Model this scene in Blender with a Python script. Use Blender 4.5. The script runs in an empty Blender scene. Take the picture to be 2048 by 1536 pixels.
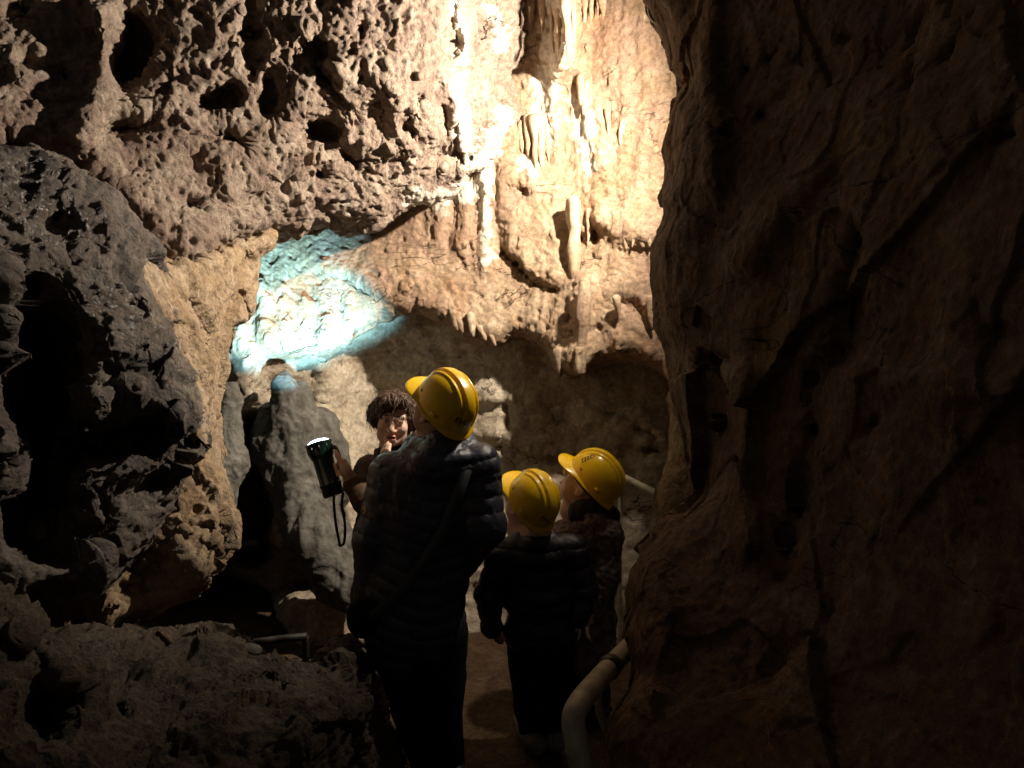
import bpy, bmesh, math, random
import numpy as np
from mathutils import Vector, Matrix
rad = math.radians
SC = bpy.context.scene
COL = SC.collection

# ---------------------------------------------------------------- camera, world, lights, exposure
CAM = np.array([0.0, 0.0, 1.9]); PITCH = rad(-5.0); FPX = 1536.0
cam_d = bpy.data.cameras.new('camera'); cam_d.sensor_width = 36; cam_d.lens = 27
cam_d.clip_start = 0.02; cam_d.clip_end = 200
cam = bpy.data.objects.new('camera', cam_d); COL.objects.link(cam)
cam.location = CAM; cam.rotation_euler = (rad(90) + PITCH, 0, 0)
SC.camera = cam

world = bpy.data.worlds.new('World'); SC.world = world; world.use_nodes = True
wn = world.node_tree.nodes['Background']
wn.inputs[0].default_value = (0.80, 0.74, 0.66, 1); wn.inputs[1].default_value = 0.038

FLOOD_POS = (0.84, 3.46, 3.06); FLOOD_DIR = (-1.0, 0.50, -0.16); FLOOD_W = 620.0
TORCH_W = 950.0

SC.view_settings.view_transform = 'Standard'; SC.view_settings.look = 'None'
SC.view_settings.exposure = 0.0; SC.view_settings.gamma = 1.0
SC.cycles.use_denoising = True
SC.cycles.max_bounces = 4; SC.cycles.diffuse_bounces = 4; SC.cycles.glossy_bounces = 2
SC.cycles.sample_clamp_indirect = 4.0
SC.cycles.caustics_reflective = False; SC.cycles.caustics_refractive = False

# ---------------------------------------------------------------- measuring helpers
_cp, _sp = math.cos(PITCH), math.sin(PITCH)
def P(px, py, Y):
    """the point at distance Y down the passage seen at (px, py) of the survey photograph"""
    u = (px - 1024) / FPX; v = -(py - 768) / FPX
    d = np.array([u, _cp - v * _sp, _sp + v * _cp])
    return CAM + d * (Y / d[1])
def proj(p):
    q = p - CAM
    z = q[..., 1] * _cp + q[..., 2] * _sp
    v = -q[..., 1] * _sp + q[..., 2] * _cp
    z = np.maximum(z, 0.05)
    return 1024 + FPX * q[..., 0] / z, 768 - FPX * v / z
V = Vector

# ---------------------------------------------------------------- noise
_rng = np.random.default_rng(7)
_perm = np.concatenate([_rng.permutation(256)] * 3).astype(np.int32)
_g = _rng.normal(size=(256, 3)).astype(np.float32); _g /= np.linalg.norm(_g, axis=1)[:, None]
def perlin(p, seed=0):
    p = p.astype(np.float32) + np.float32(seed * 17.31)
    i = np.floor(p).astype(np.int32); f = p - i; i &= 255
    w = f * f * f * (f * (f * 6 - 15) + 10)
    out = 0
    for dx in (0, 1):
        wx = w[:, 0] if dx else 1 - w[:, 0]; hx = _perm[i[:, 0] + dx]
        for dy in (0, 1):
            wy = w[:, 1] if dy else 1 - w[:, 1]; hy = _perm[hx + i[:, 1] + dy]
            for dz in (0, 1):
                wz = w[:, 2] if dz else 1 - w[:, 2]
                g = _g[_perm[hy + i[:, 2] + dz]]
                out = out + wx * wy * wz * (g[:, 0] * (f[:, 0] - dx) + g[:, 1] * (f[:, 1] - dy) + g[:, 2] * (f[:, 2] - dz))
    return out
def fbm(p, octv=4, lac=2.03, gain=0.5, seed=0, ridged=False):
    a = 1.0; s = 0
    for o in range(octv):
        n = perlin(p, seed + o)
        s = s + a * ((0.32 - np.abs(n)) if ridged else n)
        p = p * lac; a *= gain
    return s
def sstep(a, b, x):
    t = np.clip((x - a) / (b - a), 0, 1); return t * t * (3 - 2 * t)
def noise2(x, y, s, seed):
    p = np.stack([x.ravel() / s, y.ravel() / s, np.full(x.size, seed * 3.7)], 1)
    return fbm(p, 2, seed=seed).reshape(x.shape)

# ---------------------------------------------------------------- surfaces from solids
def surface_nets(f, org, h):
    s = f > 0
    cs = [s[dx:s.shape[0] - 1 + dx, dy:s.shape[1] - 1 + dy, dz:s.shape[2] - 1 + dz] for dx in (0, 1) for dy in (0, 1) for dz in (0, 1)]
    cnt = np.zeros(cs[0].shape, np.int8)
    for c in cs: cnt += c
    act = (cnt > 0) & (cnt < 8)
    idx = np.full(act.shape, -1, np.int32); ijk = np.argwhere(act); idx[act] = np.arange(len(ijk))
    off = np.array([(a, b, c) for a in (0, 1) for b in (0, 1) for c in (0, 1)])
    val = np.stack([f[ijk[:, 0] + o[0], ijk[:, 1] + o[1], ijk[:, 2] + o[2]] for o in off], 1)
    acc = np.zeros((len(ijk), 3), np.float64); n = np.zeros(len(ijk))
    for a in range(8):
        for b in range(a + 1, 8):
            if np.abs(off[a] - off[b]).sum() != 1: continue
            va, vb = val[:, a], val[:, b]; m = (va > 0) != (vb > 0)
            t = va[m] / (va[m] - vb[m])
            acc[m] += off[a] + t[:, None] * (off[b] - off[a]); n[m] += 1
    verts = np.asarray(org) + h * (ijk + acc / n[:, None])
    quads = []
    for ax in range(3):
        o1, o2 = [(1, 2), (2, 0), (0, 1)][ax]
        sl0 = [slice(None)] * 3; sl1 = [slice(None)] * 3
        sl0[ax] = slice(0, -1); sl1[ax] = slice(1, None)
        d = s[tuple(sl0)] != s[tuple(sl1)]
        e = np.argwhere(d)
        ok = (e[:, o1] > 0) & (e[:, o2] > 0) & (e[:, o1] < f.shape[o1] - 1) & (e[:, o2] < f.shape[o2] - 1)
        e = e[ok]
        q = []
        for da, db in ((-1, -1), (0, -1), (0, 0), (-1, 0)):
            c = e.copy(); c[:, o1] += da; c[:, o2] += db
            q.append(idx[c[:, 0], c[:, 1], c[:, 2]])
        q = np.stack(q, 1)
        inside = s[e[:, 0], e[:, 1], e[:, 2]]
        q[~inside] = q[~inside][:, ::-1]
        quads.append(q)
    return verts, np.concatenate(quads)
def vnormals(v, q):
    a = v[q[:, 2]] - v[q[:, 0]]; b = v[q[:, 3]] - v[q[:, 1]]
    fn = np.cross(a, b); out = np.zeros_like(v)
    for k in range(4):
        for c in range(3): out[:, c] += np.bincount(q[:, k], fn[:, c], len(v))
    return out / np.maximum(np.linalg.norm(out, axis=1), 1e-12)[:, None]
def smooth(v, q, it=1, lam=0.5):
    e = np.concatenate([q[:, [0, 1]], q[:, [1, 2]], q[:, [2, 3]], q[:, [3, 0]]])
    for _ in range(it):
        n = np.bincount(e[:, 0], minlength=len(v)) + np.bincount(e[:, 1], minlength=len(v))
        s = np.zeros_like(v)
        for c in range(3):
            s[:, c] = np.bincount(e[:, 0], v[e[:, 1], c], len(v)) + np.bincount(e[:, 1], v[e[:, 0], c], len(v))
        v = v + lam * np.where((n > 0)[:, None], s / np.maximum(n, 1)[:, None] - v, 0)
    return v
def subdivide(v, q, sel):
    qs, qk = q[sel], q[~sel]
    e = np.concatenate([qs[:, [0, 1]], qs[:, [1, 2]], qs[:, [2, 3]], qs[:, [3, 0]]]); e.sort(axis=1)
    key = e[:, 0].astype(np.int64) * len(v) + e[:, 1]
    u, inv = np.unique(key, return_inverse=True)
    m = 0.5 * (v[u // len(v)] + v[u % len(v)])
    c = v[qs].mean(1)
    n = len(qs); inv = inv.reshape(4, n) + len(v)
    ci = np.arange(n) + len(v) + len(m)
    nq = [np.stack([qs[:, k], inv[k], ci, inv[(k + 3) % 4]], 1) for k in range(4)]
    return np.concatenate([v, m, c]), np.concatenate(nq), qk
def mesh_obj(name, v, q, mat=None, parent=None, shade=True, loose=True):
    """v: (N,3), q: (M,3 or 4) numpy faces"""
    me = bpy.data.meshes.new(name); q = np.asarray(q); v = np.asarray(v, np.float32)
    used = np.unique(q)
    if len(used) != len(v):
        mp = np.full(len(v), -1); mp[used] = np.arange(len(used)); v = v[used]; q = mp[q]
    k = q.shape[1]
    me.vertices.add(len(v)); me.vertices.foreach_set('co', v.ravel())
    me.loops.add(q.size); me.loops.foreach_set('vertex_index', q.astype(np.int32).ravel())
    me.polygons.add(len(q))
    me.polygons.foreach_set('loop_start', (np.arange(len(q)) * k).astype(np.int32))
    me.polygons.foreach_set('loop_total', np.full(len(q), k, np.int32))
    if shade: me.polygons.foreach_set('use_smooth', np.ones(len(q), bool))
    me.update(calc_edges=True)
    ob = bpy.data.objects.new(name, me); COL.objects.link(ob)
    if mat: me.materials.append(mat)
    if parent is not None:
        ob.parent = parent; ob.matrix_parent_inverse = Matrix.Translation(-V(parent.location)) if parent.type == 'EMPTY' else Matrix()
    return ob
def tag(o, label=None, cat=None, group=None, kind=None):
    if label: o['label'] = label
    if cat: o['category'] = cat
    if group: o['group'] = group
    if kind: o['kind'] = kind
    return o
def empty(name, loc, label, cat, group=None):
    o = bpy.data.objects.new(name, None); COL.objects.link(o); o.location = V(loc); o.empty_display_size = 0.1
    return tag(o, label, cat, group)

# ---------------------------------------------------------------- materials
class N:
    def __init__(s, name):
        s.m = bpy.data.materials.new(name); s.m.use_nodes = True; s.t = s.m.node_tree
        s.b = s.t.nodes['Principled BSDF']; s.out = s.t.nodes['Material Output']
        tc = s.t.nodes.new('ShaderNodeTexCoord'); s.co = tc.outputs['Object']
    def add(s, typ, **kw):
        n = s.t.nodes.new('ShaderNode' + typ)
        for k, v in kw.items():
            if k.startswith('i_'): s.set(n.inputs[k[2:].replace('_', ' ')], v)
            else: setattr(n, k, v)
        return n
    def set(s, inp, v):
        if hasattr(v, 'is_output') or isinstance(v, bpy.types.NodeSocket): s.t.links.new(v, inp)
        else: inp.default_value = v
    def vec(s, scale):
        n = s.add('Mapping'); s.set(n.inputs['Vector'], s.co); n.inputs['Scale'].default_value = scale; return n.outputs[0]
    def noise(s, scale, detail=6, rough=0.6, vec=None, dist=0.0):
        n = s.add('TexNoise'); s.set(n.inputs['Vector'], vec if vec is not None else s.co)
        n.inputs['Scale'].default_value = scale; n.inputs['Detail'].default_value = detail
        n.inputs['Roughness'].default_value = rough; n.inputs['Distortion'].default_value = dist
        return n.outputs['Fac']
    def voro(s, scale, feat='F1', vec=None):
        n = s.add('TexVoronoi', feature=feat); s.set(n.inputs['Vector'], vec if vec is not None else s.co)
        n.inputs['Scale'].default_value = scale; return n.outputs['Distance']
    def ramp(s, fac, a, b, lo=0.0, hi=1.0):
        n = s.add('MapRange', interpolation_type='SMOOTHSTEP'); s.set(n.inputs['Value'], fac)
        n.inputs['From Min'].default_value = a; n.inputs['From Max'].default_value = b
        n.inputs['To Min'].default_value = lo; n.inputs['To Max'].default_value = hi
        return n.outputs['Result']
    def mix(s, fac, a, b):
        n = s.add('Mix', data_type='RGBA')
        s.set(n.inputs[0], fac)
        for sock, v in ((n.inputs[6], a), (n.inputs[7], b)):
            if isinstance(v, (tuple, list)): sock.default_value = (*v[:3], 1)
            else: s.set(sock, v)
        return n.outputs[2]
    def math(s, op, a, b=0.0):
        n = s.add('Math', operation=op); s.set(n.inputs[0], a); s.set(n.inputs[1], b); return n.outputs[0]
    def bump(s, h, strength, dist, normal=None):
        n = s.add('Bump'); s.set(n.inputs['Height'], h); n.inputs['Strength'].default_value = strength
        n.inputs['Distance'].default_value = dist
        if normal is not None: s.set(n.inputs['Normal'], normal)
        return n.outputs[0]
    def done(s, color, rough=0.8, normal=None, spec=0.5, **kw):
        for k, v in (('Base Color', color), ('Roughness', rough), ('Specular IOR Level', spec)):
            if isinstance(v, (tuple, list)): v = (*v[:3], 1)
            s.set(s.b.inputs[k], v)
        if normal is not None: s.set(s.b.inputs['Normal'], normal)
        for k, v in kw.items(): s.set(s.b.inputs[k.replace('_', ' ')], v)
        return s.m
def rock_mat(name, a, b, c, dark=(0.03, 0.022, 0.018), pale=None, pale_amt=(0.62, 0.72), clay=None, dark_amt=(0.60, 0.72),
             wet=0.0, speck=0.5, bump=1.0, vein=None, crack=None):
    n = N(name)
    n1 = n.noise(1.7, 3, 0.6, dist=0.6); n2 = n.noise(7, 5, 0.65, dist=0.4); n3 = n.noise(38, 4, 0.7)
    col = n.mix(n.ramp(n1, 0.38, 0.62), a, b)
    col = n.mix(n.ramp(n2, 0.42, 0.66), col, c)
    if clay: col = n.mix(n.ramp(n.noise(2.6, 6, 0.6, n.vec((1, 1, 0.45))), 0.52, 0.68), col, clay)
    if pale:
        st = n.noise(5.5, 7, 0.62, n.vec((1.6, 1.6, 0.35)), 0.5)
        col = n.mix(n.ramp(st, *pale_amt), col, pale)
    col = n.mix(n.ramp(n.noise(4.1, 6, 0.72, dist=0.8), *dark_amt, 0, 0.85), col, dark)
    for vc, sc, wd, sd in ((vein, 1.9, 0.009, (1.2, 1, 0.8)), (crack, 1.6, 0.006, (0.7, 0.7, 1.5))):
        if vc:
            e = n.math('ABSOLUTE', n.math('SUBTRACT', n.noise(sc, 5, 0.55, n.vec(sd), 0.7), 0.5))
            col = n.mix(n.math('MULTIPLY', n.ramp(e, 0.0, wd, 1.0, 0.0), n.ramp(n.noise(3.1, 2, 0.5), 0.42, 0.6)), col, vc)
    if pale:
        at = n.add('Attribute', attribute_name='calcite'); col = n.mix(n.math('MULTIPLY', at.outputs['Fac'], n.ramp(n2, 0.25, 0.5, 0.45, 0.95)), col, (0.66, 0.60, 0.51))  # calcite streaks and the painted lamp glare share this pale tint
    sp = n.add('MixRGB', blend_type='MULTIPLY'); n.set(sp.inputs[0], speck); n.set(sp.inputs[1], col)
    g = n.ramp(n3, 0.3, 0.7, 0.35, 1.45); gc = n.add('CombineColor'); [n.set(gc.inputs[k], g) for k in range(3)]
    n.set(sp.inputs[2], gc.outputs[0]); col = sp.outputs[0]
    h1 = n.noise(30, 7, 0.76)
    nm = n.bump(h1, 0.7 * bump, 0.03)
    if bump > 1.2: nm = n.bump(n.ramp(n.voro(52), 0.0, 0.45), 0.25 * bump, 0.012, nm)
    if wet: r = n.ramp(n.noise(3.0, 6, 0.65), 0.42, 0.62, 0.95 - 0.15 * wet, 0.72 - 0.5 * wet)
    else: r = n.ramp(n2, 0.3, 0.7, 0.95, 0.75)
    return n.done(col, r, nm, 0.5 if wet else 0.25)

TAN = (0.39, 0.285, 0.19); BRN = (0.23, 0.145, 0.09); PNK = (0.33, 0.215, 0.15)
M = {}
M['back'] = rock_mat('tan_flowstone_rock', TAN, PNK, (0.32, 0.215, 0.13), pale=(0.58, 0.47, 0.33), clay=(0.29, 0.165, 0.09), dark_amt=(0.60, 0.76), crack=(0.08, 0.05, 0.03))
M['low'] = rock_mat('grey_tan_bedded_rock', (0.48, 0.40, 0.295), (0.38, 0.30, 0.215), (0.55, 0.47, 0.36), dark=(0.06, 0.045, 0.032), clay=(0.27, 0.175, 0.11), bump=0.7, crack=(0.05, 0.035, 0.025))
M['slab'] = rock_mat('pitted_brown_rock', (0.29, 0.215, 0.165), (0.22, 0.155, 0.12), (0.36, 0.285, 0.22), pale=(0.50, 0.44, 0.36), pale_amt=(0.60, 0.70), bump=1.3)
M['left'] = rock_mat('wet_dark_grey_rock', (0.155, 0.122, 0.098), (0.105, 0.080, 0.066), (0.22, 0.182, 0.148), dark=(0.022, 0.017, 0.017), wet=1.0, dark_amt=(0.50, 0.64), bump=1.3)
M['tongue'] = rock_mat('honey_flowstone_rock', (0.42, 0.295, 0.17), (0.32, 0.21, 0.115), (0.50, 0.375, 0.25), wet=0.35, dark_amt=(0.57, 0.72), bump=1.3, crack=(0.08, 0.05, 0.03))
M['ledge'] = rock_mat('crumbly_brown_ledge_rock', (0.12, 0.085, 0.055), (0.085, 0.058, 0.036), (0.16, 0.12, 0.08), dark=(0.012, 0.009, 0.007), wet=0.5, bump=1.6)
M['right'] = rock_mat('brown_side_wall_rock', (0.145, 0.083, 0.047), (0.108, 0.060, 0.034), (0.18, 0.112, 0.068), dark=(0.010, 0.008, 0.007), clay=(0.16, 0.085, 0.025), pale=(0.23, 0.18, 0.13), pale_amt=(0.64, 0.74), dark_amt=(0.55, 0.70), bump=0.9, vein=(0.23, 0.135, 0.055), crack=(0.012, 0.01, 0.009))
M['granular'] = rock_mat('granular_tan_rock', (0.34, 0.25, 0.16), (0.26, 0.18, 0.105), (0.4, 0.31, 0.2), bump=2.0)
M['calcite'] = rock_mat('pale_calcite', (0.12, 0.112, 0.093), (0.09, 0.078, 0.062), (0.165, 0.153, 0.126), dark_amt=(0.53, 0.70), speck=0.4, wet=0.3, bump=0.8)
M['drip'] = rock_mat('cream_dripstone', (0.42, 0.30, 0.19), (0.36, 0.235, 0.14), (0.5, 0.39, 0.27), dark_amt=(0.64, 0.8), speck=0.4, wet=0.3, bump=0.8)
M['floor'] = rock_mat('reddish_sandy_floor', (0.125, 0.075, 0.04), (0.095, 0.055, 0.028), (0.155, 0.098, 0.055), bump=1.2, speck=0.6, dark_amt=(0.58, 0.74))

# ---------------------------------------------------------------- rock masses
GX0, GY0, GS = -600, -500, 4.5
_gx, _gy = np.meshgrid(np.arange(GX0, 2650, GS), np.arange(GY0, 2000, GS), indexing='ij')
class Mass:
    """a body of rock: control points give its face, an outline its edge, carving adds hollows, ribs and joints"""
    def __init__(s, outline, ctrl, seed, warp=9.0, edge=70, round_=0.30, thick=0.7, crest=0.06):
        s.seed = seed; s.thick = thick
        wx = noise2(_gx, _gy, 90, seed) * warp * 1.6 + noise2(_gx, _gy, 28, seed + 40) * warp
        wy = noise2(_gx, _gy, 90, seed + 9) * warp * 1.6 + noise2(_gx, _gy, 28, seed + 49) * warp
        s.x = _gx + wx; s.y = _gy + wy
        c = np.array(ctrl, float); xy = c[:, :2] / 500; d = c[:, 2]
        def k(r2): return 0.5 * r2 * np.log(r2 + 1e-9)
        n = len(c); A = np.zeros((n + 3, n + 3))
        r2 = ((xy[:, None] - xy[None]) ** 2).sum(-1)
        A[:n, :n] = k(r2) + 0.02 * np.eye(n); A[:n, n] = 1; A[:n, n + 1:] = xy; A[n, :n] = 1; A[n + 1:, :n] = xy.T
        w = np.linalg.solve(A, np.concatenate([d, np.zeros(3)]))
        D = np.full(s.x.shape, w[n]); D += w[n + 1] * s.x / 500 + w[n + 2] * s.y / 500
        for i in range(n): D += w[i] * k((s.x / 500 - xy[i, 0]) ** 2 + (s.y / 500 - xy[i, 1]) ** 2)
        s.D = np.clip(D, d.min() - 0.25, d.max() + 0.25)
        s.st = np.zeros(s.x.shape); s.sd = s.signed(outline)
        t = np.clip(1 - s.sd / edge, 0, 1)
        s.D += round_ * (1 - np.sqrt(1 - t * t * 0.999))
    def segdist(s, poly):
        best = np.full(s.x.shape, 1e9); 
        for (ax, ay), (bx, by) in zip(poly[:-1], poly[1:]):
            dx, dy = bx - ax, by - ay; L = dx * dx + dy * dy + 1e-9
            t = np.clip(((s.x - ax) * dx + (s.y - ay) * dy) / L, 0, 1)
            best = np.minimum(best, (s.x - ax - t * dx) ** 2 + (s.y - ay - t * dy) ** 2)
        return np.sqrt(best)
    def signed(s, poly):
        poly = list(poly) + [poly[0]]; ins = np.zeros(s.x.shape, bool)
        for (ax, ay), (bx, by) in zip(poly[:-1], poly[1:]):
            c = (ay > s.y) != (by > s.y)
            with np.errstate(divide='ignore', invalid='ignore'):
                ins ^= c & (s.x < (bx - ax) * (s.y - ay) / (by - ay) + ax)
        return np.where(ins, 1, -1) * s.segdist(poly)
    def dent(s, cx, cy, rx, ry, depth, rot=0, sharp=0.5):
        a = rad(rot); dx, dy = s.x - cx, s.y - cy
        u = (dx * math.cos(a) + dy * math.sin(a)) / rx; v = (-dx * math.sin(a) + dy * math.cos(a)) / ry
        s.D += depth * (1 - sstep(1 - sharp, 1.0, np.sqrt(u * u + v * v))); return s
    def rib(s, poly, width, height, power=1.0):
        d = s.segdist(poly) / width
        s.D -= height * np.clip(1 - d * d, 0, 1) ** power; return s
    def joint(s, poly, width, depth): return s.rib(poly, width, -depth, 0.7)
    def ledge(s, poly, drop, height):
        """a lip along poly: rock above it stands proud by height and fades out over drop pixels"""
        d = s.segdist(poly); px = np.array([q[0] for q in poly], float); py = np.array([q[1] for q in poly], float)
        o = np.argsort(px); yl = np.interp(s.x, px[o], py[o])
        up = yl - s.y; inx = (s.x > px.min()) & (s.x < px.max())
        fade = np.clip(1 - d / drop, 0, 1) * sstep(px.min(), px.min() + 40, s.x) * (1 - sstep(px.max() - 40, px.max(), s.x))
        s.D -= height * fade * sstep(-3, 3, up); return s
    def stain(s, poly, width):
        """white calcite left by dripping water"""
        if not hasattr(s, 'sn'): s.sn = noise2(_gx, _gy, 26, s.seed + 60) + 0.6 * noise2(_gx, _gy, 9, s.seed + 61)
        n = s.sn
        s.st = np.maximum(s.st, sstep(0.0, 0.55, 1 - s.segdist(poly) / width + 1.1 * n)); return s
    def block(s, poly, height, soft=6):
        s.D -= height * sstep(-soft, soft, s.signed(poly)); return s
    def at(s, px, py):
        i = int(np.clip((px - GX0) / GS, 0, s.D.shape[0] - 1)); j = int(np.clip((py - GY0) / GS, 0, s.D.shape[1] - 1)); return float(s.D[i, j])
    def build(s, name, mat, box, h, relief, levels=1, smooth_it=1, warpz=None):
        lo, hi = np.array(box[0], float), np.array(box[1], float)
        ax = [np.arange(lo[k], hi[k] + h, h) for k in range(3)]
        f = np.empty([len(a) for a in ax], np.float32)
        Yg, Zg = np.meshgrid(ax[1], ax[2], indexing='ij')
        for i, xv in enumerate(ax[0]):
            p = np.stack([np.full(Yg.shape, xv), Yg, Zg], -1)
            px, py = proj(p)
            u = np.clip((px - GX0) / GS, 0, s.D.shape[0] - 1.01); v = np.clip((py - GY0) / GS, 0, s.D.shape[1] - 1.01)
            iu, iv = u.astype(int), v.astype(int); fu, fv = u - iu, v - iv
            def L(T): return (T[iu, iv] * (1 - fu) + T[iu + 1, iv] * fu) * (1 - fv) + (T[iu, iv + 1] * (1 - fu) + T[iu + 1, iv + 1] * fu) * fv
            D = L(s.D); sd = L(s.sd) * Yg / FPX
            f[i] = np.minimum(np.minimum((Yg - D) * 0.7, D + s.thick - Yg), sd)
        f[0] = f[-1] = -0.05; f[:, 0] = f[:, -1] = -0.05; f[:, :, 0] = f[:, :, -1] = -0.05
        v, q = surface_nets(f, lo, h)
        v = smooth(v, q, smooth_it)
        keep = []
        for L_ in range(levels):
            nrm = vnormals(v, q)[q].mean(1); c = v[q].mean(1)
            vd = CAM - c; vd /= np.linalg.norm(vd, axis=1)[:, None]
            px, py = proj(c)
            sel = ((nrm * vd).sum(1) > -0.15) & (px > -130) & (px < 2180) & (py > -110) & (py < 1650)
            v, q, qk = subdivide(v, q, sel); keep.append(qk)
            v0 = v; v = smooth(v, q, 1, 0.4)
        allq = np.concatenate([q] + keep)
        nrm = vnormals(v, allq)
        d = relief(v, nrm)
        v = v + nrm * d[:, None]
        o = mesh_obj(name, v, allq, mat)
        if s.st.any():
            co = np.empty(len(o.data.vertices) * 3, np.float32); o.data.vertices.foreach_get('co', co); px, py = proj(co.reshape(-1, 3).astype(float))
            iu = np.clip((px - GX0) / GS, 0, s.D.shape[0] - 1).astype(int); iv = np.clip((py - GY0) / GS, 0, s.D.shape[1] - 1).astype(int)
            o.data.attributes.new('calcite', 'FLOAT', 'POINT').data.foreach_set('value', s.st[iu, iv].astype(np.float32))  # mask of calcite streaks plus painted glare
        o['kind'] = 'structure'
        return o

def pits(p, freq, seed, lo=0.12, hi=0.36): return sstep(lo, hi, perlin(p * freq, seed))
def facets(p, freq, seed, jit=0.9):
    """angular breaks: every cell of a random scatter is a plane of its own tilt"""
    q = p.astype(np.float32) * freq + np.float32(seed * 3.1); i = np.floor(q).astype(np.int32); best = np.full(len(q), 9.0, np.float32); out = np.zeros(len(q), np.float32)
    for dx in (-1, 0, 1):
        for dy in (-1, 0, 1):
            for dz in (-1, 0, 1):
                c = i + np.array([dx, dy, dz]); h = _perm[_perm[_perm[c[:, 0] & 255] + (c[:, 1] & 255)] + (c[:, 2] & 255)]
                d = q - (c + 0.5 + jit * 0.5 * _g[h]); r = (d * d).sum(1); m = r < best
                best[m] = r[m]; out[m] = (d[m] * _g[(h[m] + 77) & 255]).sum(1)
    return out
def relief_angular(amp=1.0, seed=1, f0=2.2, a0=0.09, stretch=(1, 1, 0.7), mid=0.30):
    def r(p, n):
        st = np.array(stretch); w = p * st + 0.05 * np.stack([perlin(p * 4, seed + 5), perlin(p * 4, seed + 6), perlin(p * 4, seed + 7)], 1)
        d = a0 * facets(w, f0, seed) + mid * a0 * facets(w, f0 * 2.7, seed + 1) + 0.13 * a0 * facets(w, f0 * 7, seed + 2)
        d = d + 0.03 * fbm(p * 3, 3, seed=seed + 3) + 0.010 * fbm(p * 24, 3, gain=0.6, seed=seed + 4, ridged=True)
        return amp * d
    return r
def relief_pitted(amp=1.0, seed=1):
    def r(p, n):
        w = p + 0.05 * np.stack([perlin(p * 6, seed + 5), perlin(p * 6, seed + 6), perlin(p * 6, seed + 7)], 1)
        d = 0.055 * fbm(w * 3.0, 3, seed=seed) + 0.030 * fbm(w * 9, 4, gain=0.6, seed=seed + 1, ridged=True)
        mk = 0.25 + 0.95 * sstep(-0.18, 0.22, perlin(w * 1.7, seed + 11))
        d = d - mk * (0.022 * pits(w, 10, seed + 2) + 0.013 * pits(w, 21, seed + 3, 0.05, 0.3)) + 0.03 * fbm(w * 4.5, 2, seed=seed + 14, ridged=True) - 0.009 * pits(w, 45, seed + 8, 0.0, 0.3) + 0.05 * facets(w, 2.4, seed + 12)
        return amp * d
    return r
def relief_bedded(amp=1.0, seed=1, bed=7.0):
    def r(p, n):
        w = p * np.array([1, 1, bed / 2.2]) + 0.2 * np.stack([perlin(p * 2, seed + 5)] * 3, 1)
        d = 0.05 * fbm(p * 2.2, 3, seed=seed) + 0.030 * fbm(w * 2.2, 4, seed=seed + 1, ridged=True) + 0.010 * fbm(p * 22, 3, gain=0.6, seed=seed + 2)
        return amp * d
    return r
def relief_flow(amp=1.0, seed=1, vert=0.3):
    def r(p, n):
        w = p * np.array([1, 1, vert]) + 0.06 * np.stack([perlin(p * 4, seed + 5), perlin(p * 4, seed + 6), 0 * p[:, 0]], 1)
        d = 0.045 * fbm(p * 2.4, 3, seed=seed) + 0.040 * fbm(w * 6, 3, seed=seed + 1, ridged=True) + 0.016 * fbm(p * 14, 4, gain=0.62, seed=seed + 2, ridged=True)
        d = d - 0.016 * pits(p, 15, seed + 3, 0.15, 0.35) - 0.006 * pits(p, 40, seed + 4, 0.05, 0.3)
        return amp * d
    return r
def relief_craggy(amp=1.0, seed=1):
    def r(p, n):
        w = p + 0.07 * np.stack([perlin(p * 5, seed + 5), perlin(p * 5, seed + 6), perlin(p * 5, seed + 7)], 1)
        d = 0.08 * fbm(w * 2.6, 3, seed=seed, ridged=True) + 0.045 * fbm(w * 8, 4, gain=0.6, seed=seed + 1, ridged=True)
        d = d - 0.03 * pits(w, 8, seed + 2) - 0.014 * pits(w, 26, seed + 3, 0.08, 0.3) + 0.016 * fbm(w * 30, 2, seed=seed + 4, ridged=True)
        return amp * d
    return r

# back wall, upper overhanging part
LIP = [(1520, 800), (1345, 757), (1318, 742), (1290, 725), (1262, 715), (1240, 722), (1205, 728), (1165, 735), (1150, 748), (1122, 752),
       (1112, 735), (1104, 700), (1085, 690), (1062, 682), (1045, 668), (1030, 672), (1010, 688), (990, 690), (960, 682), (935, 672),
       (905, 655), (880, 640), (855, 632), (830, 622), (800, 628), (770, 640), (745, 652), (715, 668), (680, 692), (660, 704),
       (610, 712), (560, 718), (520, 712), (480, 722), (430, 745), (330, 770)]
A = Mass([(1900, -450), (1900, 820)] + LIP + [(400, 420), (640, 250), (680, -450)],
         [(1330, 0, 4.30), (1340, 400, 4.30), (1335, 720, 4.12), (1240, 0, 4.44), (1240, 400, 4.46), (1240, 700, 4.22), (1150, 700, 4.34), (1150, 0, 4.56), (1150, 400, 4.58), (1060, 100, 4.74), (1050, 300, 4.76), (960, 340, 4.74),
          (950, 550, 4.72), (850, 600, 4.66), (1050, 650, 4.56), (700, 480, 4.92), (600, 620, 4.70), (500, 600, 4.60), (470, 700, 4.48), (1060, 480, 4.66),
          (1500, 0, 4.25), (1500, 700, 4.1), (380, -400, 4.9), (1100, -400, 4.3), (800, 100, 4.9)], 3, edge=34, round_=0.16, thick=0.8)
A.ledge([(985, 488), (1010, 505), (1060, 548), (1105, 572), (1125, 575), (1150, 540)], 190, 0.08)
A.ledge([(985, 352), (1040, 368), (1090, 388), (1140, 402)], 60, 0.06)
A.ledge([(1165, 432), (1205, 447), (1215, 470), (1275, 482), (1345, 482)], 120, 0.08)
A.ledge([(1195, 560), (1215, 575), (1262, 590), (1300, 622), (1345, 640)], 90, 0.07)
A.block([(1120, 760), (1100, 690), (1122, 640), (1145, 560), (1190, 545), (1215, 600), (1280, 640), (1345, 760)], 0.06, 14)
A.ledge([(600, 520), (700, 562), (790, 592), (860, 565)], 120, 0.08)
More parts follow.
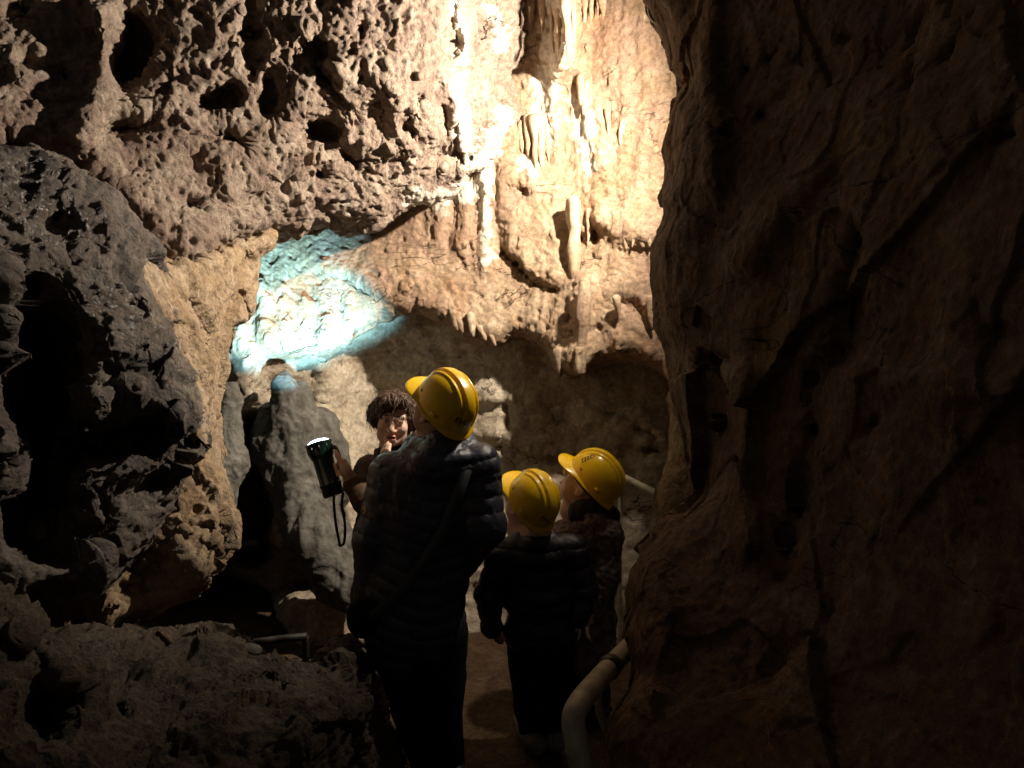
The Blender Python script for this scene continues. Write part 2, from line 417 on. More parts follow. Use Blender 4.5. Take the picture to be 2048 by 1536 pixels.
A.rib([(1180, 545), (1172, 600), (1160, 660), (1155, 745)], 17, 0.09)
A.rib([(1210, 580), (1232, 615), (1238, 660), (1242, 715)], 11, 0.06)
A.rib([(1218, 582), (1262, 592), (1300, 622), (1312, 650)], 9, 0.05)
A.rib([(1128, 690), (1118, 745)], 16, 0.05)
A.rib([(1300, 700), (1335, 720), (1345, 752)], 14, 0.05)
for x0, x1, y0, y1, w, hh in [(965, 968, 345, 560, 13, .07), (925, 930, 370, 500, 15, .06), (890, 872, 395, 500, 13, .05), (1000, 1010, 350, 470, 9, .04),
                             (1140, 1128, -60, 130, 16, .09), (1085, 1080, -60, 60, 14, .07), (1180, 1170, -60, 60, 13, .07), (1118, 1100, 130, 330, 12, .06), (1160, 1180, 120, 260, 15, .06),
                             (1195, 1205, 200, 330, 14, .05), (1250, 1245, 230, 300, 12, .03), (520, 535, 520, 690, 14, .07), (560, 575, 560, 700, 15, .06), (640, 660, 600, 700, 13, .06), (600, 610, 590, 700, 10, .05), (700, 690, 590, 670, 10, .04), (480, 476, 620, 720, 12, .06)]:
    A.rib([(x0, y0), ((x0 + x1) / 2 + 3, (y0 + y1) / 2), (x1, y1)], w, hh)
A.rib([(1145, -80), (1140, 50), (1130, 125)], 30, 0.24); A.rib([(1110, -80), (1108, 40), (1100, 100)], 18, 0.14)
A.dent(1040, 388, 12, 22, 0.10, 10).dent(795, 628, 20, 10, 0.22).dent(1160, 462, 8, 40, 0.1).dent(1192, 470, 14, 30, 0.09)
A.joint([(1000, 502), (1060, 550), (1112, 582)], 6, 0.10)
A.joint([(1140, 620), (1142, 650)], 4, 0.08); A.joint([(1172, 640), (1174, 660)], 4, 0.06); A.joint([(1180, 585), (1184, 600)], 6, 0.10)
A.joint([(1246, 690), (1268, 720)], 4, 0.06)
for pl, w in [([(1112, -30), (1100, 120), (1085, 230), (1060, 320)], 30), ([(968, 345), (966, 430), (972, 520)], 15), ([(1160, 210), (1180, 320)], 24), ([(880, 400), (950, 380)], 20)]: A.stain(pl, w)  # calcite runs; the long one also paints lamp glare into the colour
wall_up = A.build('cave_wall_back', M['back'], ((-2.2, 3.6, 1.2), (2.1, 5.9, 4.6)), 0.039, relief_flow(0.85, 11), 2)

# back wall, recessed lower part
B = Mass([(250, 560), (1900, 620), (1900, 1900), (200, 1900)],
         [(1200, 780, 4.66), (1320, 860, 4.55), (1150, 900, 4.75), (950, 760, 4.90), (700, 735, 5.14), (690, 830, 5.12), (800, 820, 5.16), (1300, 1050, 4.45), (1200, 1120, 4.5), (600, 725, 4.72), (480, 740, 4.55),
          (640, 1000, 4.75), (640, 1150, 4.5), (1000, 1100, 4.6), (1000, 1300, 4.5), (600, 1300, 4.3), (1300, 1300, 4.2), (300, 900, 4.8), (900, 900, 5.0), (1800, 800, 4.2), (250, 1400, 4.0)], 5, thick=0.9)
B.dent(400, 1230, 210, 120, 1.3, 10, 0.5).dent(505, 980, 62, 165, 1.2, 0, 0.35).dent(540, 1140, 150, 80, 0.7, 10, 0.5)
B.ledge([(900, 868), (980, 872), (1060, 905), (1150, 908), (1260, 900)], 110, 0.07)
B.ledge([(1265, 890), (1300, 876), (1360, 892)], 40, 0.07); B.dent(1312, 902, 34, 10, 0.14, 18)
B.ledge([(700, 668), (790, 682), (880, 700), (980, 708)], 34, 0.04)
B.ledge([(920, 806), (1000, 808), (1070, 816), (1140, 800)], 70, 0.05); B.ledge([(740, 770), (860, 782), (960, 778)], 50, 0.04)
B.ledge([(1130, 860), (1230, 850), (1330, 870)], 60, 0.04); B.ledge([(900, 980), (1050, 985), (1250, 975)], 70, 0.05)
B.joint([(1215, 825), (1260, 842), (1310, 872)], 5, 0.10); B.joint([(740, 672), (860, 692), (950, 706)], 3, 0.06); B.joint([(1010, 800), (1018, 850), (1006, 905)], 4, 0.06); B.joint([(860, 700), (850, 770)], 3, 0.04)
B.rib([(650, 710), (655, 800), (640, 900)], 26, 0.12); B.rib([(500, 715), (480, 800)], 40, 0.15); B.rib([(690, 1000), (710, 1080), (690, 1160)], 30, 0.15)
wall_low = B.build('cave_wall_back_lower', M['low'], ((-2.6, 3.5, -0.3), (2.2, 6.3, 2.4)), 0.033, relief_bedded(1.25, 23, 10.0), 1)

# pitted roof slab leaning over from the upper left
Cc = Mass([(-560, -450), (1110, -450), (1050, -20), (1058, 120), (1062, 215), (1030, 300), (990, 345), (940, 358), (885, 388), (830, 405), (780, 428), (715, 442), (650, 450),
           (605, 455), (562, 458), (530, 470), (500, 474), (445, 488), (428, 520), (415, 560), (385, 562), (355, 542), (300, 505), (250, 440), (200, 390), (120, 330), (60, 300), (-560, 250)],
          [(1045, 0, 4.60), (1050, 250, 4.74), (985, 340, 4.62), (830, 400, 4.32), (700, 430, 4.1), (560, 455, 3.85), (420, 555, 3.45), (300, 490, 3.28), (600, 200, 3.66), (700, 0, 3.62), (300, 200, 3.48),
           (450, 0, 3.52), (100, 100, 3.36), (0, 0, 3.32), (100, 310, 3.1), (850, 200, 3.92), (860, 0, 3.78), (960, 150, 4.28), (-560, -400, 2.9), (-500, 200, 2.7), (700, -400, 3.3), (1000, -400, 3.7)], 8, edge=46, round_=0.22, thick=0.7, warp=15)
Cc.dent(270, 110, 62, 85, 0.42, 8, 0.3).dent(250, 255, 75, 22, 0.22, 8, 0.4).dent(435, 195, 62, 26, 0.20, -14, 0.4).dent(642, 115, 26, 68, 0.20, -18, 0.3)
Cc.dent(640, 268, 52, 32, 0.30, 12, 0.3).dent(700, 310, 42, 22, 0.16, 10, 0.4).dent(900, 318, 60, 14, 0.16, 8, 0.4).dent(790, 312, 36, 9, 0.12, 12)
Cc.dent(460, 285, 60, 24, 0.16, 8).dent(545, 190, 22, 60, 0.12, 8).dent(726, 66, 14, 14, 0.10).dent(845, 185, 40, 30, 0.12, -20).dent(880, 235, 26, 48, 0.16, -12).dent(760, 235, 20, 46, 0.10, -20).dent(812, 240, 16, 44, 0.10, -16)
Cc.dent(700, 355, 20, 14, 0.10).dent(635, 350, 26, 18, 0.1).dent(1035, 160, 52, 62, 0.22, 12, 0.5).dent(960, 60, 26, 60, 0.12, 5)
Cc.dent(120, 160, 30, 40, 0.14, 30).dent(60, 190, 40, 22, 0.12).dent(380, 420, 40, 20, 0.10, 20).dent(560, 360, 60, 16, 0.06, -12).dent(480, 400, 70, 18, 0.06, -14).dent(40, 40, 40, 30, 0.1)
Cc.joint([(492, -40), (500, 60), (508, 150)], 11, 0.16); Cc.joint([(895, -30), (903, 60), (918, 130)], 9, 0.14)
Cc.rib([(918, -60), (925, 60), (915, 200), (925, 330)], 13, 0.09); Cc.rib([(770, 175), (800, 230), (815, 300)], 12, 0.08); Cc.rib([(840, 160), (862, 230), (872, 300)], 12, 0.08); Cc.rib([(1000, -60), (1010, 60), (985, 100)], 12, 0.05)
Cc.rib([(200, 20), (205, 90), (195, 200), (170, 260)], 26, 0.16); Cc.rib([(770, 300), (880, 335), (980, 338)], 10, 0.06)
Cc.rib([(990, 340), (930, 356), (880, 386), (800, 416)], 12, 0.09); Cc.rib([(655, 300), (690, 290), (712, 300)], 14, 0.10)
for pl, w in [([(908, -30), (918, 60), (914, 150), (920, 240), (935, 335)], 20), ([(992, 338), (940, 356), (890, 386), (835, 402)], 24), ([(1010, 240), (985, 325)], 38), ([(985, 0), (1000, 90)], 14)]: Cc.stain(pl, w)  # calcite on the rib; right end and lower edge whitened as painted glare
roof = Cc.build('cave_ceiling', M['slab'], ((-3.4, 2.0, 2.1), (0.35, 5.4, 4.6)), 0.034, relief_pitted(1.0, 31), 2, 5)

# honey coloured tongue behind the near left rock
E = Mass([(240, 470), (330, 520), (385, 540), (425, 500), (500, 470), (545, 455), (566, 458), (552, 482), (518, 505), (508, 560), (502, 610), (490, 640), (466, 650), (461, 690), (459, 735), (442, 770), (430, 830), (426, 870),
          (430, 920), (446, 960), (452, 1000), (460, 1040), (461, 1080), (450, 1112), (430, 1135), (380, 1172), (300, 1222), (248, 1255), (230, 1290), (180, 1310), (60, 1420), (-300, 1400), (-200, 1100), (100, 1050), (240, 700)],
         [(320, 560, 2.95), (520, 480, 3.75), (400, 650, 3.15), (480, 620, 3.58), (440, 750, 3.30), (430, 900, 2.95), (440, 1050, 2.72), (300, 1150, 2.62), (200, 1250, 2.5), (0, 1300, 2.45), (250, 800, 2.85), (350, 480, 3.1)], 12, edge=30, round_=0.14, thick=0.35, warp=6)
E.joint([(498, 520), (484, 575), (482, 625)], 16, 0.16); E.joint([(462, 665), (450, 715), (440, 745)], 13, 0.13); E.rib([(506, 500), (500, 560), (496, 620)], 7, 0.06); E.rib([(456, 660), (454, 730), (432, 800), (425, 900)], 8, 0.05)
E.joint([(400, 1052), (430, 1056), (452, 1078)], 5, 0.12); E.dent(415, 1105, 30, 22, 0.08); E.rib([(432, 930), (445, 985)], 16, 0.06)
E.joint([(420, 1000), (330, 1075), (240, 1150)], 10, 0.05); E.joint([(400, 1060), (320, 1120), (230, 1190)], 8, 0.05); E.rib([(200, 1300), (230, 1200)], 22, 0.08)
tongue = E.build('cave_wall_tongue', M['tongue'], ((-2.9, 1.7, 0.3), (-0.6, 4.3, 2.5)), 0.030, (lambda a, b: (lambda p, n: 0.7 * a(p, n) + 0.9 * b(p, n) - 0.014 * pits(p, 14, 45)))(relief_bedded(0.8, 41, 2.2), relief_angular(0.9, 43, 3.5, 0.06)), 2)

# wet dark rock at the near left
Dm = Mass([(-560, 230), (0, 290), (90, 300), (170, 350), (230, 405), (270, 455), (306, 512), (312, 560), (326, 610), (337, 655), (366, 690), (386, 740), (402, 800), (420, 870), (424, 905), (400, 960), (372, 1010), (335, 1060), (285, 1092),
           (240, 1132), (200, 1162), (120, 1184), (40, 1204), (0, 1232), (-560, 1450)],
          [(300, 530, 2.72), (0, 350, 2.42), (150, 450, 2.5), (330, 700, 2.58), (405, 850, 2.66), (200, 600, 2.45), (0, 600, 2.25), (200, 900, 2.42), (100, 1150, 2.2), (350, 1000, 2.6), (-560, 300, 1.7), (-560, 1300, 1.5), (-300, 800, 1.9), (0, 900, 2.2)],
          15, edge=40, round_=0.18, thick=0.9, warp=11)
Dm.dent(85, 780, 84, 205, 0.7, 4, 0.5).dent(75, 985, 80, 155, 0.5, 10, 0.6).dent(240, 885, 125, 50, 0.5, -18, 0.5).dent(275, 622, 30, 32, 0.20, 0, 0.4).dent(108, 440, 26, 36, 0.16, 30).dent(180, 492, 50, 16, 0.14, -25).dent(308, 735, 26, 30, 0.14).dent(75, 575, 26, 22, 0.3)
Dm.dent(390, 880, 40, 18, 0.16, -30).dent(235, 760, 34, 50, 0.12, 10).dent(310, 960, 90, 20, 0.12, -28).dent(140, 1090, 80, 40, 0.2, -20)
Dm.rib([(170, 830), (210, 800), (250, 770)], 26, 0.10); Dm.rib([(10, 860), (40, 890), (20, 940)], 26, 0.18); Dm.rib([(300, 800), (360, 830), (345, 880)], 16, 0.10); Dm.rib([(150, 960), (230, 940), (300, 930)], 26, 0.08); Dm.rib([(5, 560), (15, 680), (0, 760)], 24, 0.15); Dm.rib([(220, 650), (240, 720), (215, 800)], 20, 0.06)
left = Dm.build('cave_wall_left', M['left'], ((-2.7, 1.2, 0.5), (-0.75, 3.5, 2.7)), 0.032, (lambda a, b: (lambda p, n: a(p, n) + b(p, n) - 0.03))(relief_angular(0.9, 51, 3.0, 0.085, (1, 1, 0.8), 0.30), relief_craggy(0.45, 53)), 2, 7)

# crumbly ledge at the lower left
F = Mass([(-560, 1100), (0, 1195), (60, 1245), (110, 1285), (200, 1268), (240, 1285), (280, 1290), (310, 1262), (330, 1275), (370, 1272), (420, 1257), (450, 1275), (470, 1292), (510, 1300), (520, 1325), (560, 1337), (640, 1337),
          (660, 1312), (690, 1284), (705, 1300), (725, 1325), (745, 1360), (765, 1430), (785, 1536), (810, 1800), (-560, 1950)],
         [(420, 1262, 2.5), (640, 1335, 2.55), (695, 1290, 2.5), (200, 1290, 2.2), (0, 1250, 1.9), (100, 1450, 1.7), (400, 1450, 2.02), (600, 1450, 2.12), (700, 1450, 2.40), (770, 1500, 2.58), (400, 1700, 1.8), (780, 1750, 2.5), (-500, 1200, 1.2), (-500, 1700, 1.0)],
         18, edge=30, round_=0.2, thick=0.8, warp=8)
F.dent(85, 1430, 66, 78, 0.40, 10, 0.35).dent(560, 1375, 26, 20, 0.12).dent(520, 1372, 18, 12, 0.08); F.joint([(350, 1345), (280, 1400), (180, 1455)], 5, 0.08); F.rib([(40, 1270), (110, 1300), (130, 1350)], 30, 0.10); F.joint([(700, 1340), (735, 1420), (765, 1560)], 26, 0.10)
ledge = F.build('rock_ledge', M['ledge'], ((-1.9, 0.8, -0.5), (0.2, 3.5, 1.6)), 0.031, (lambda a, b: (lambda p, n: a(p, n) + b(p, n)))(relief_angular(0.7, 63, 4.0, 0.06), relief_pitted(0.9, 61)), 2)

# right hand wall of the passage
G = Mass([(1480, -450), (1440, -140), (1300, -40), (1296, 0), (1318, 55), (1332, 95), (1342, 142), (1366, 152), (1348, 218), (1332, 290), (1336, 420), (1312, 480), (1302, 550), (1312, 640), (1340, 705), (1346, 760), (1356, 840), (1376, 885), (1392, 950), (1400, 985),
          (1360, 1010), (1322, 1032), (1292, 1080), (1268, 1110), (1252, 1200), (1256, 1280), (1262, 1330), (1242, 1390), (1212, 1450), (1198, 1560), (1180, 1900), (2640, 1950), (2640, -450)],
         [(1330, 200, 2.65), (1310, 520, 2.52), (1342, 720, 2.5), (1385, 900, 2.35), (1290, 1100, 2.2), (1255, 1280, 2.0), (1210, 1450, 1.85), (1500, 300, 2.25), (1500, 800, 2.1), (1500, 1200, 1.85), (1800, 300, 1.7), (1800, 900, 1.55),
          (2048, 500, 1.3), (2048, 1300, 1.2), (2600, 0, 0.95), (2600, 1500, 0.85), (1450, -400, 2.4), (1200, 1850, 1.6), (1330, 60, 2.75)], 21, edge=60, round_=0.26, thick=0.32, warp=9)
G.joint([(1735, 470), (1705, 600), (1690, 700)], 15, 0.13); G.joint([(1690, 690), (1610, 760), (1625, 860), (1590, 1000), (1565, 1140)], 13, 0.08); G.joint([(1752, 740), (1742, 890)], 6, 0.10)
G.joint([(1850, 20), (1842, 190)], 9, 0.12); G.joint([(1918, 0), (1925, 150)], 7, 0.10); G.joint([(1440, 172), (1540, 135), (1640, 100), (1750, 62)], 6, 0.08); G.joint([(1430, 272), (1520, 240), (1610, 170)], 6, 0.08); G.joint([(1330, 430), (1400, 385), (1480, 392)], 7, 0.06)
G.joint([(1980, 290), (2060, 270)], 8, 0.1); G.joint([(1700, 660), (1850, 640), (2050, 670)], 8, 0.06); G.ledge([(1640, 740), (1800, 765), (2048, 800)], 40, 0.05)
G.rib([(1420, -20), (1410, 150), (1430, 260), (1420, 380)], 30, 0.07); G.rib([(1480, 760), (1465, 900), (1490, 1080)], 40, 0.08); G.rib([(1640, 330), (1560, 420), (1500, 520)], 40, 0.06); G.dent(1560, 1330, 40, 90, 0.05, 14, 0.8); G.dent(1470, 720, 60, 14, 0.1); G.joint([(1436, 830), (1446, 960)], 8, 0.1)
G.rib([(1300, 1380), (1260, 1390), (1230, 1420)], 20, 0.08); G.rib([(1280, 1100), (1330, 1200), (1310, 1300)], 40, 0.06)
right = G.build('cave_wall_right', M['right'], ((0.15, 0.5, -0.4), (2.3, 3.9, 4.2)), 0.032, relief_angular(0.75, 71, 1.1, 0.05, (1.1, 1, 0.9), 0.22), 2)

# granular rock showing between the right wall and the lower back wall
H = Mass([(1343, 790), (1520, 760), (1560, 1200), (1318, 1050), (1320, 1000), (1326, 960), (1346, 925), (1351, 880), (1346, 840)],
         [(1350, 820, 3.45), (1340, 1020, 3.3), (1500, 900, 3.2), (1500, 1150, 3.0)], 25, edge=26, round_=0.14, thick=0.6, warp=6)
gran = H.build('cave_wall_spur', M['granular'], ((0.45, 2.7, 0.4), (1.5, 4.3, 2.0)), 0.026, relief_pitted(0.5, 81), 1)
# trodden floor
gx, gy = np.meshgrid(np.linspace(-6, 6, 141), np.linspace(-3, 9, 141), indexing='ij')
pp = np.stack([gx.ravel(), gy.ravel(), np.zeros(gx.size)], 1)
pp[:, 2] = 0.05 * fbm(pp * 0.9, 3, seed=90) + 0.012 * fbm(pp * 7, 3, seed=91) - 0.01
ii = np.arange(gx.size).reshape(gx.shape)
fq = np.stack([ii[:-1, :-1], ii[1:, :-1], ii[1:, 1:], ii[:-1, 1:]], -1).reshape(-1, 4)
tag(mesh_obj('cave_floor', pp, fq, M['floor']), kind='structure')

# ---------------------------------------------------------------- rounded solids
def rcone(p, a, b, ra, rb):
    a, b = np.asarray(a, float), np.asarray(b, float); ba = b - a; L = np.dot(ba, ba) + 1e-12
    t = np.clip(((p - a) @ ba) / L, 0, 1)
    d = p - a - t[..., None] * ba
    return np.sqrt((d * d).sum(-1)) - (ra + (rb - ra) * t)
def ellip(p, c, r, R=None):
    q = p - np.asarray(c, float)
    if R is not None: q = q @ np.asarray(R, float)          # columns of R are the axes
    r = np.asarray(r, float); k0 = np.sqrt(((q / r) ** 2).sum(-1)); k1 = np.sqrt(((q / (r * r)) ** 2).sum(-1))
    return k0 * (k0 - 1) / np.maximum(k1, 1e-6)
def smin(a, b, k):
    h = np.maximum(k - np.abs(a - b), 0) / k
    return np.minimum(a, b) - h * h * k * 0.25
def smax(a, b, k): return -smin(-a, -b, k)
def solid(fn, lo, hi, h, it=1):
    """mesh of the region where fn < 0"""
    ax = [np.arange(lo[k] - 2 * h, hi[k] + 3 * h, h) for k in range(3)]
    f = np.empty([len(a) for a in ax], np.float32); Yg, Zg = np.meshgrid(ax[1], ax[2], indexing='ij')
    step = max(1, int(200000 / Yg.size))
    for i in range(0, len(ax[0]), step):
        xs = ax[0][i:i + step]
        p = np.empty((len(xs),) + Yg.shape + (3,)); p[..., 0] = xs[:, None, None]; p[..., 1] = Yg; p[..., 2] = Zg
        f[i:i + step] = -fn(p)
    v, q = surface_nets(f, [a[0] for a in ax], h)
    return smooth(v, q, it, 0.5), q
def tube(pts, rads, n=12, cap=True, close=False):
    """swept round tube as quads (caps rounded off by a shrunk end ring)"""
    pts = [V(p) for p in pts]; rads = list(rads)
    t0 = (pts[1] - pts[0]).normalized(); t1 = (pts[-1] - pts[-2]).normalized()
    if cap:
        pts = [pts[0] - t0 * rads[0] * 0.35] + pts + [pts[-1] + t1 * rads[-1] * 0.35]; rads = [rads[0] * 0.55] + rads + [rads[-1] * 0.55]
        pts = [pts[0] - t0 * 1e-4] + pts + [pts[-1] + t1 * 1e-4]; rads = [1e-4] + rads + [1e-4]
    up = V((0, 0, 1)) if abs(t0.z) < 0.9 else V((1, 0, 0)); vs = []; prev = None
    for i, p in enumerate(pts):
        t = (pts[min(i + 1, len(pts) - 1)] - pts[max(i - 1, 0)]).normalized()
        x = t.cross(up if prev is None else prev).normalized() if prev is None else (prev - t * prev.dot(t)).normalized()
        prev = x; y = t.cross(x)
        for k in range(n):
            a = 2 * math.pi * k / n; vs.append(p + (x * math.cos(a) + y * math.sin(a)) * rads[i])
    m = len(pts); q = []
    for i in range(m - 1):
        for k in range(n): q.append((i * n + k, i * n + (k + 1) % n, (i + 1) * n + (k + 1) % n, (i + 1) * n + k))
    return np.array([tuple(v) for v in vs]), np.array(q)
def curve_pts(pts, n=8):
    """Catmull-Rom through the points"""
    P_ = [np.asarray(p, float) for p in pts]; P_ = [2 * P_[0] - P_[1]] + P_ + [2 * P_[-1] - P_[-2]]; out = []
    for i in range(1, len(P_) - 2):
        for k in range(n):
            t = k / n; a, b, c, d = P_[i - 1:i + 3]
            out.append(0.5 * (2 * b + (c - a) * t + (2 * a - 5 * b + 4 * c - d) * t * t + (3 * b - a - 3 * c + d) * t ** 3))
    return out + [P_[-2]]

# dripstone hanging on the back wall, each one a piece of its own
rs = random.Random(4)
def drip(x, y0, y1, r, lean=0, off=-0.002, mat='drip', bulb=False):
    n = 9; pts = []; rr = []
    d0 = min(A.at(x, y0), A.at(x + lean, (y0 + y1) / 2), A.at(x + lean, y1)) - off
    for i in range(n):
        t = i / (n - 1); pts.append(P(x + lean * t, y0 + (y1 - y0) * t, d0 - 0.01 * t))
        k = (1 - 0.25 * t - 0.5 * t ** 3) if not bulb else (0.85 + 0.2 * math.sin(t * 7)) * (1 - 0.35 * t ** 4)
        rr.append(r * d0 / FPX * k)
    v, q = tube(pts, rr, 14)
    nn = vnormals(v, q); v = v + (nn * (r * d0 / FPX * (0.9 * fbm(v * np.array([16, 16, 6]), 3, seed=rs.randrange(90))))[:, None]) + 0.010 * np.stack([perlin(v * 9, 3), perlin(v * 9, 4), 0 * v[:, 0]], 1)
    o = mesh_obj('stalactite', v, q, M[mat], wall_up); return o
for a in [(1042, 248, 314, 7, 2), (1055, 238, 330, 8, 4), (1068, 232, 334, 9, 3), (1081, 240, 330, 8, 3), (1093, 246, 318, 7, 4),
          (1105, -10, 112, 8), (1118, 20, 118, 8), (1132, -10, 122, 10), (1146, -20, 100, 8), (1168, -60, 44, 9), (1182, -60, 50, 9), (1195, -60, 36, 8), (1208, -60, 48, 9), (1085, -40, 70, 10), (1066, -40, 55, 8),
          (1160, 150, 215, 8), (1172, 165, 235, 7), (1215, 225, 262, 7), (1232, 235, 275, 6), (1246, 240, 285, 7), (1260, 250, 280, 5),
          (1178, 425, 505, 9, -4), (1252, 472, 494, 5), (1268, 476, 498, 4), (1285, 474, 492, 6), (1302, 476, 500, 5), (1300, 600, 652, 8, 6), (1312, 612, 668, 7, 2), (1232, 600, 640, 8, 6),
          (1334, 715, 768, 10, 6)]:
    drip(a[0], a[1] + rs.uniform(-8, 4), a[2] + rs.uniform(-10, 8), a[3] * rs.uniform(.75, 1.15), *(a[4:5] or (rs.uniform(-4, 5),)))
drip(1147, 400, 556, 15, 3, 0.012, 'drip', True); drip(1122, 700, 754, 11, 0, -.012, 'back'); drip(1158, 696, 748, 9, -3, -.012, 'back'); drip(1170, 560, 745, 13, -12, 0.002, 'back', True)
for i in range(6):
    x = 876 + i * 20 + rs.uniform(-9, 9); yl = float(np.interp(x, [q_[0] for q_ in LIP[::-1]], [q_[1] for q_ in LIP[::-1]]))
    drip(x, yl - rs.uniform(20, 50), yl + rs.uniform(-8, 5), rs.uniform(5, 10), rs.uniform(2, 12), rs.uniform(-.012, .004), 'back')

# pale lobed stalagmite beside the torch, and the smooth column left of the dark gap
def stalagmite(name, prims, lo, hi, label, seed):
    def f(p):
        d = None
        for a, b, ra, rb in prims:
            e = rcone(p, a, b, ra, rb); d = e if d is None else smin(d, e, 0.07)
        return d
    v, q = solid(f, lo, hi, 0.019)
    v, q, _ = subdivide(v, q, np.ones(len(q), bool)); v = smooth(v, q, 1)
    n = vnormals(v, q)
    v = v + n * (0.09 * fbm(v * np.array([4.5, 4.5, 2.2]), 3, seed=seed) + 0.03 * fbm(v * 13, 3, seed=seed + 3, ridged=True))[:, None]
    o = mesh_obj(name, v, q, M['calcite']); return tag(o, label, 'stalagmite')
stalagmite('stalagmite', [(P(565, 776, 4.42), P(575, 930, 4.4), .07, .13), (P(598, 800, 4.52), P(610, 960, 4.45), .07, .14), (P(533, 825, 4.5), P(540, 900, 4.45), .065, .09), (P(592, 940, 4.45), P(625, 1060, 4.3), .15, .16), (P(640, 1060, 4.25), P(690, 1170, 4.2), .12, .14), (P(640, 850, 4.62), P(650, 980, 4.55), .1, .14)],
           (-1.75, 3.9, 0.3), (-0.6, 4.85, 1.7), 'pale lobed stalagmite with a torch-lit top behind the hand torch', 3)
stalagmite('stalagmite', [(P(452, 800, 3.9), P(452, 930, 3.8), .09, .10), (P(452, 930, 3.8), P(448, 1010, 3.75), .10, .08)],
           (-1.75, 3.5, 0.7), (-1.1, 4.1, 1.65), 'smooth grey-green dripstone column in front of the black gap', 8)
# ---------------------------------------------------------------- plain materials
def plain(name, col, rough=0.6, spec=0.4, var=0.25, scale=30, bump=0.0, bscale=120, **kw):
    n = N(name); f = n.ramp(n.noise(scale, 4, 0.6), 0.3, 0.7)
    c = n.mix(f, tuple(x * (1 - var) for x in col), tuple(min(1, x * (1 + var)) for x in col))
    nm = n.bump(n.noise(bscale, 4, 0.6), bump, 0.004) if bump else None
    return n.done(c, rough, nm, spec, **kw)
SK = dict(Subsurface_Weight=0.12, Subsurface_Radius=(0.01, 0.004, 0.002))
M['skin'] = plain('skin', (0.44, 0.24, 0.17), 0.5, 0.4, 0.12, 60, 0.1, 300, **SK)
M['skin_pale'] = plain('fair_skin', (0.66, 0.43, 0.33), 0.48, 0.4, 0.12, 60, 0.1, 300, **SK)
M['lips'] = plain('lips', (0.38, 0.13, 0.11), 0.4)
M['eye'] = plain('eye_white', (0.65, 0.60, 0.55), 0.25, var=0.05); M['iris'] = plain('dark_iris', (0.03, 0.018, 0.01), 0.2)
M['mouth'] = plain('mouth_shadow', (0.05, 0.015, 0.012), 0.6)
M['hair'] = plain('brown_hair', (0.070, 0.036, 0.020), 0.5, 0.4, 0.5, 70, 0.8, 160); M['dark_hair'] = plain('dark_hair', (0.02, 0.013, 0.01), 0.5, 0.4, 0.4, 60, 0.6, 160)
M['navy'] = plain('navy_quilted_nylon', (0.045, 0.047, 0.066), 0.42, 0.45, 0.3, 9, 0.35, 90)
M['plum'] = plain('dark_plum_jacket', (0.020, 0.014, 0.020), 0.45, 0.4, 0.35, 12, 0.35, 90)
M['black'] = plain('black_cloth', (0.010, 0.009, 0.010), 0.85, 0.2, 0.3, 40, 0.2, 200)
M['coat'] = plain('brown_wool_coat', (0.085, 0.052, 0.03), 0.85, 0.2, 0.25, 60, 0.4, 350)
M['fur'] = plain('brown_grey_fleece', (0.19, 0.14, 0.12), 0.9, 0.15, 0.45, 26, 0.9, 130)
M['strap'] = plain('grey_webbing', (0.055, 0.06, 0.065), 0.55, 0.35, 0.15, 200)
M['shoe'] = plain('pale_shoe', (0.14, 0.125, 0.11), 0.6); M['dark_shoe'] = plain('dark_shoe', (0.02, 0.015, 0.012), 0.5)
M['gold'] = plain('gold', (0.8, 0.5, 0.15), 0.25, var=0.05, Metallic=1.0)
M['marker'] = plain('black_marker', (0.02, 0.015, 0.01), 0.5); M['brown_mark'] = plain('faded_brown_marker', (0.16, 0.06, 0.01), 0.6, var=0.5)
M['dark_plastic'] = plain('black_plastic', (0.012, 0.012, 0.013), 0.3, 0.5, 0.2)
M['glass_frame'] = plain('dark_glasses_frame', (0.015, 0.012, 0.012), 0.25, 0.5)
M['torch'] = plain('dark_green_torch_plastic', (0.003, 0.014, 0.010), 0.22, 0.5, 0.2, 40)
M['rail'] = plain('cream_painted_rail', (0.38, 0.34, 0.25), 0.5, 0.35, 0.3, 14, 0.25, 60); M['rust'] = plain('brown_steel_rail', (0.03, 0.022, 0.017), 0.5, 0.4, 0.4, 30, 0.3, 90)
def helmet_paint():
    n = N('yellow_hard_hat_plastic')
    c = n.mix(n.ramp(n.noise(9, 5, 0.65), 0.45, 0.75, 0, 0.45), (0.92, 0.57, 0.008), (0.80, 0.46, 0.008))
    c = n.mix(n.ramp(n.noise(40, 6, 0.7), 0.62, 0.74, 0, 0.55), c, (0.35, 0.17, 0.02))
    return n.done(c, n.ramp(n.noise(30, 4, 0.6), 0.35, 0.7, 0.20, 0.38), n.bump(n.noise(70, 3, 0.6), 0.05, 0.003), 0.5, Coat_Weight=0.25, Coat_Roughness=0.12)
M['helmet'] = helmet_paint()
def emit(name, col, strength):
    n = N(name); n.set(n.b.inputs['Emission Color'], (*col, 1)); n.set(n.b.inputs['Emission Strength'], strength); return n.done(col, 0.3)
M['lens'] = emit('lit_torch_lens', (0.72, 0.9, 1.0), 9.0); M['lamp_glass'] = emit('lit_lamp_glass', (1.0, 0.85, 0.62), 25.0)

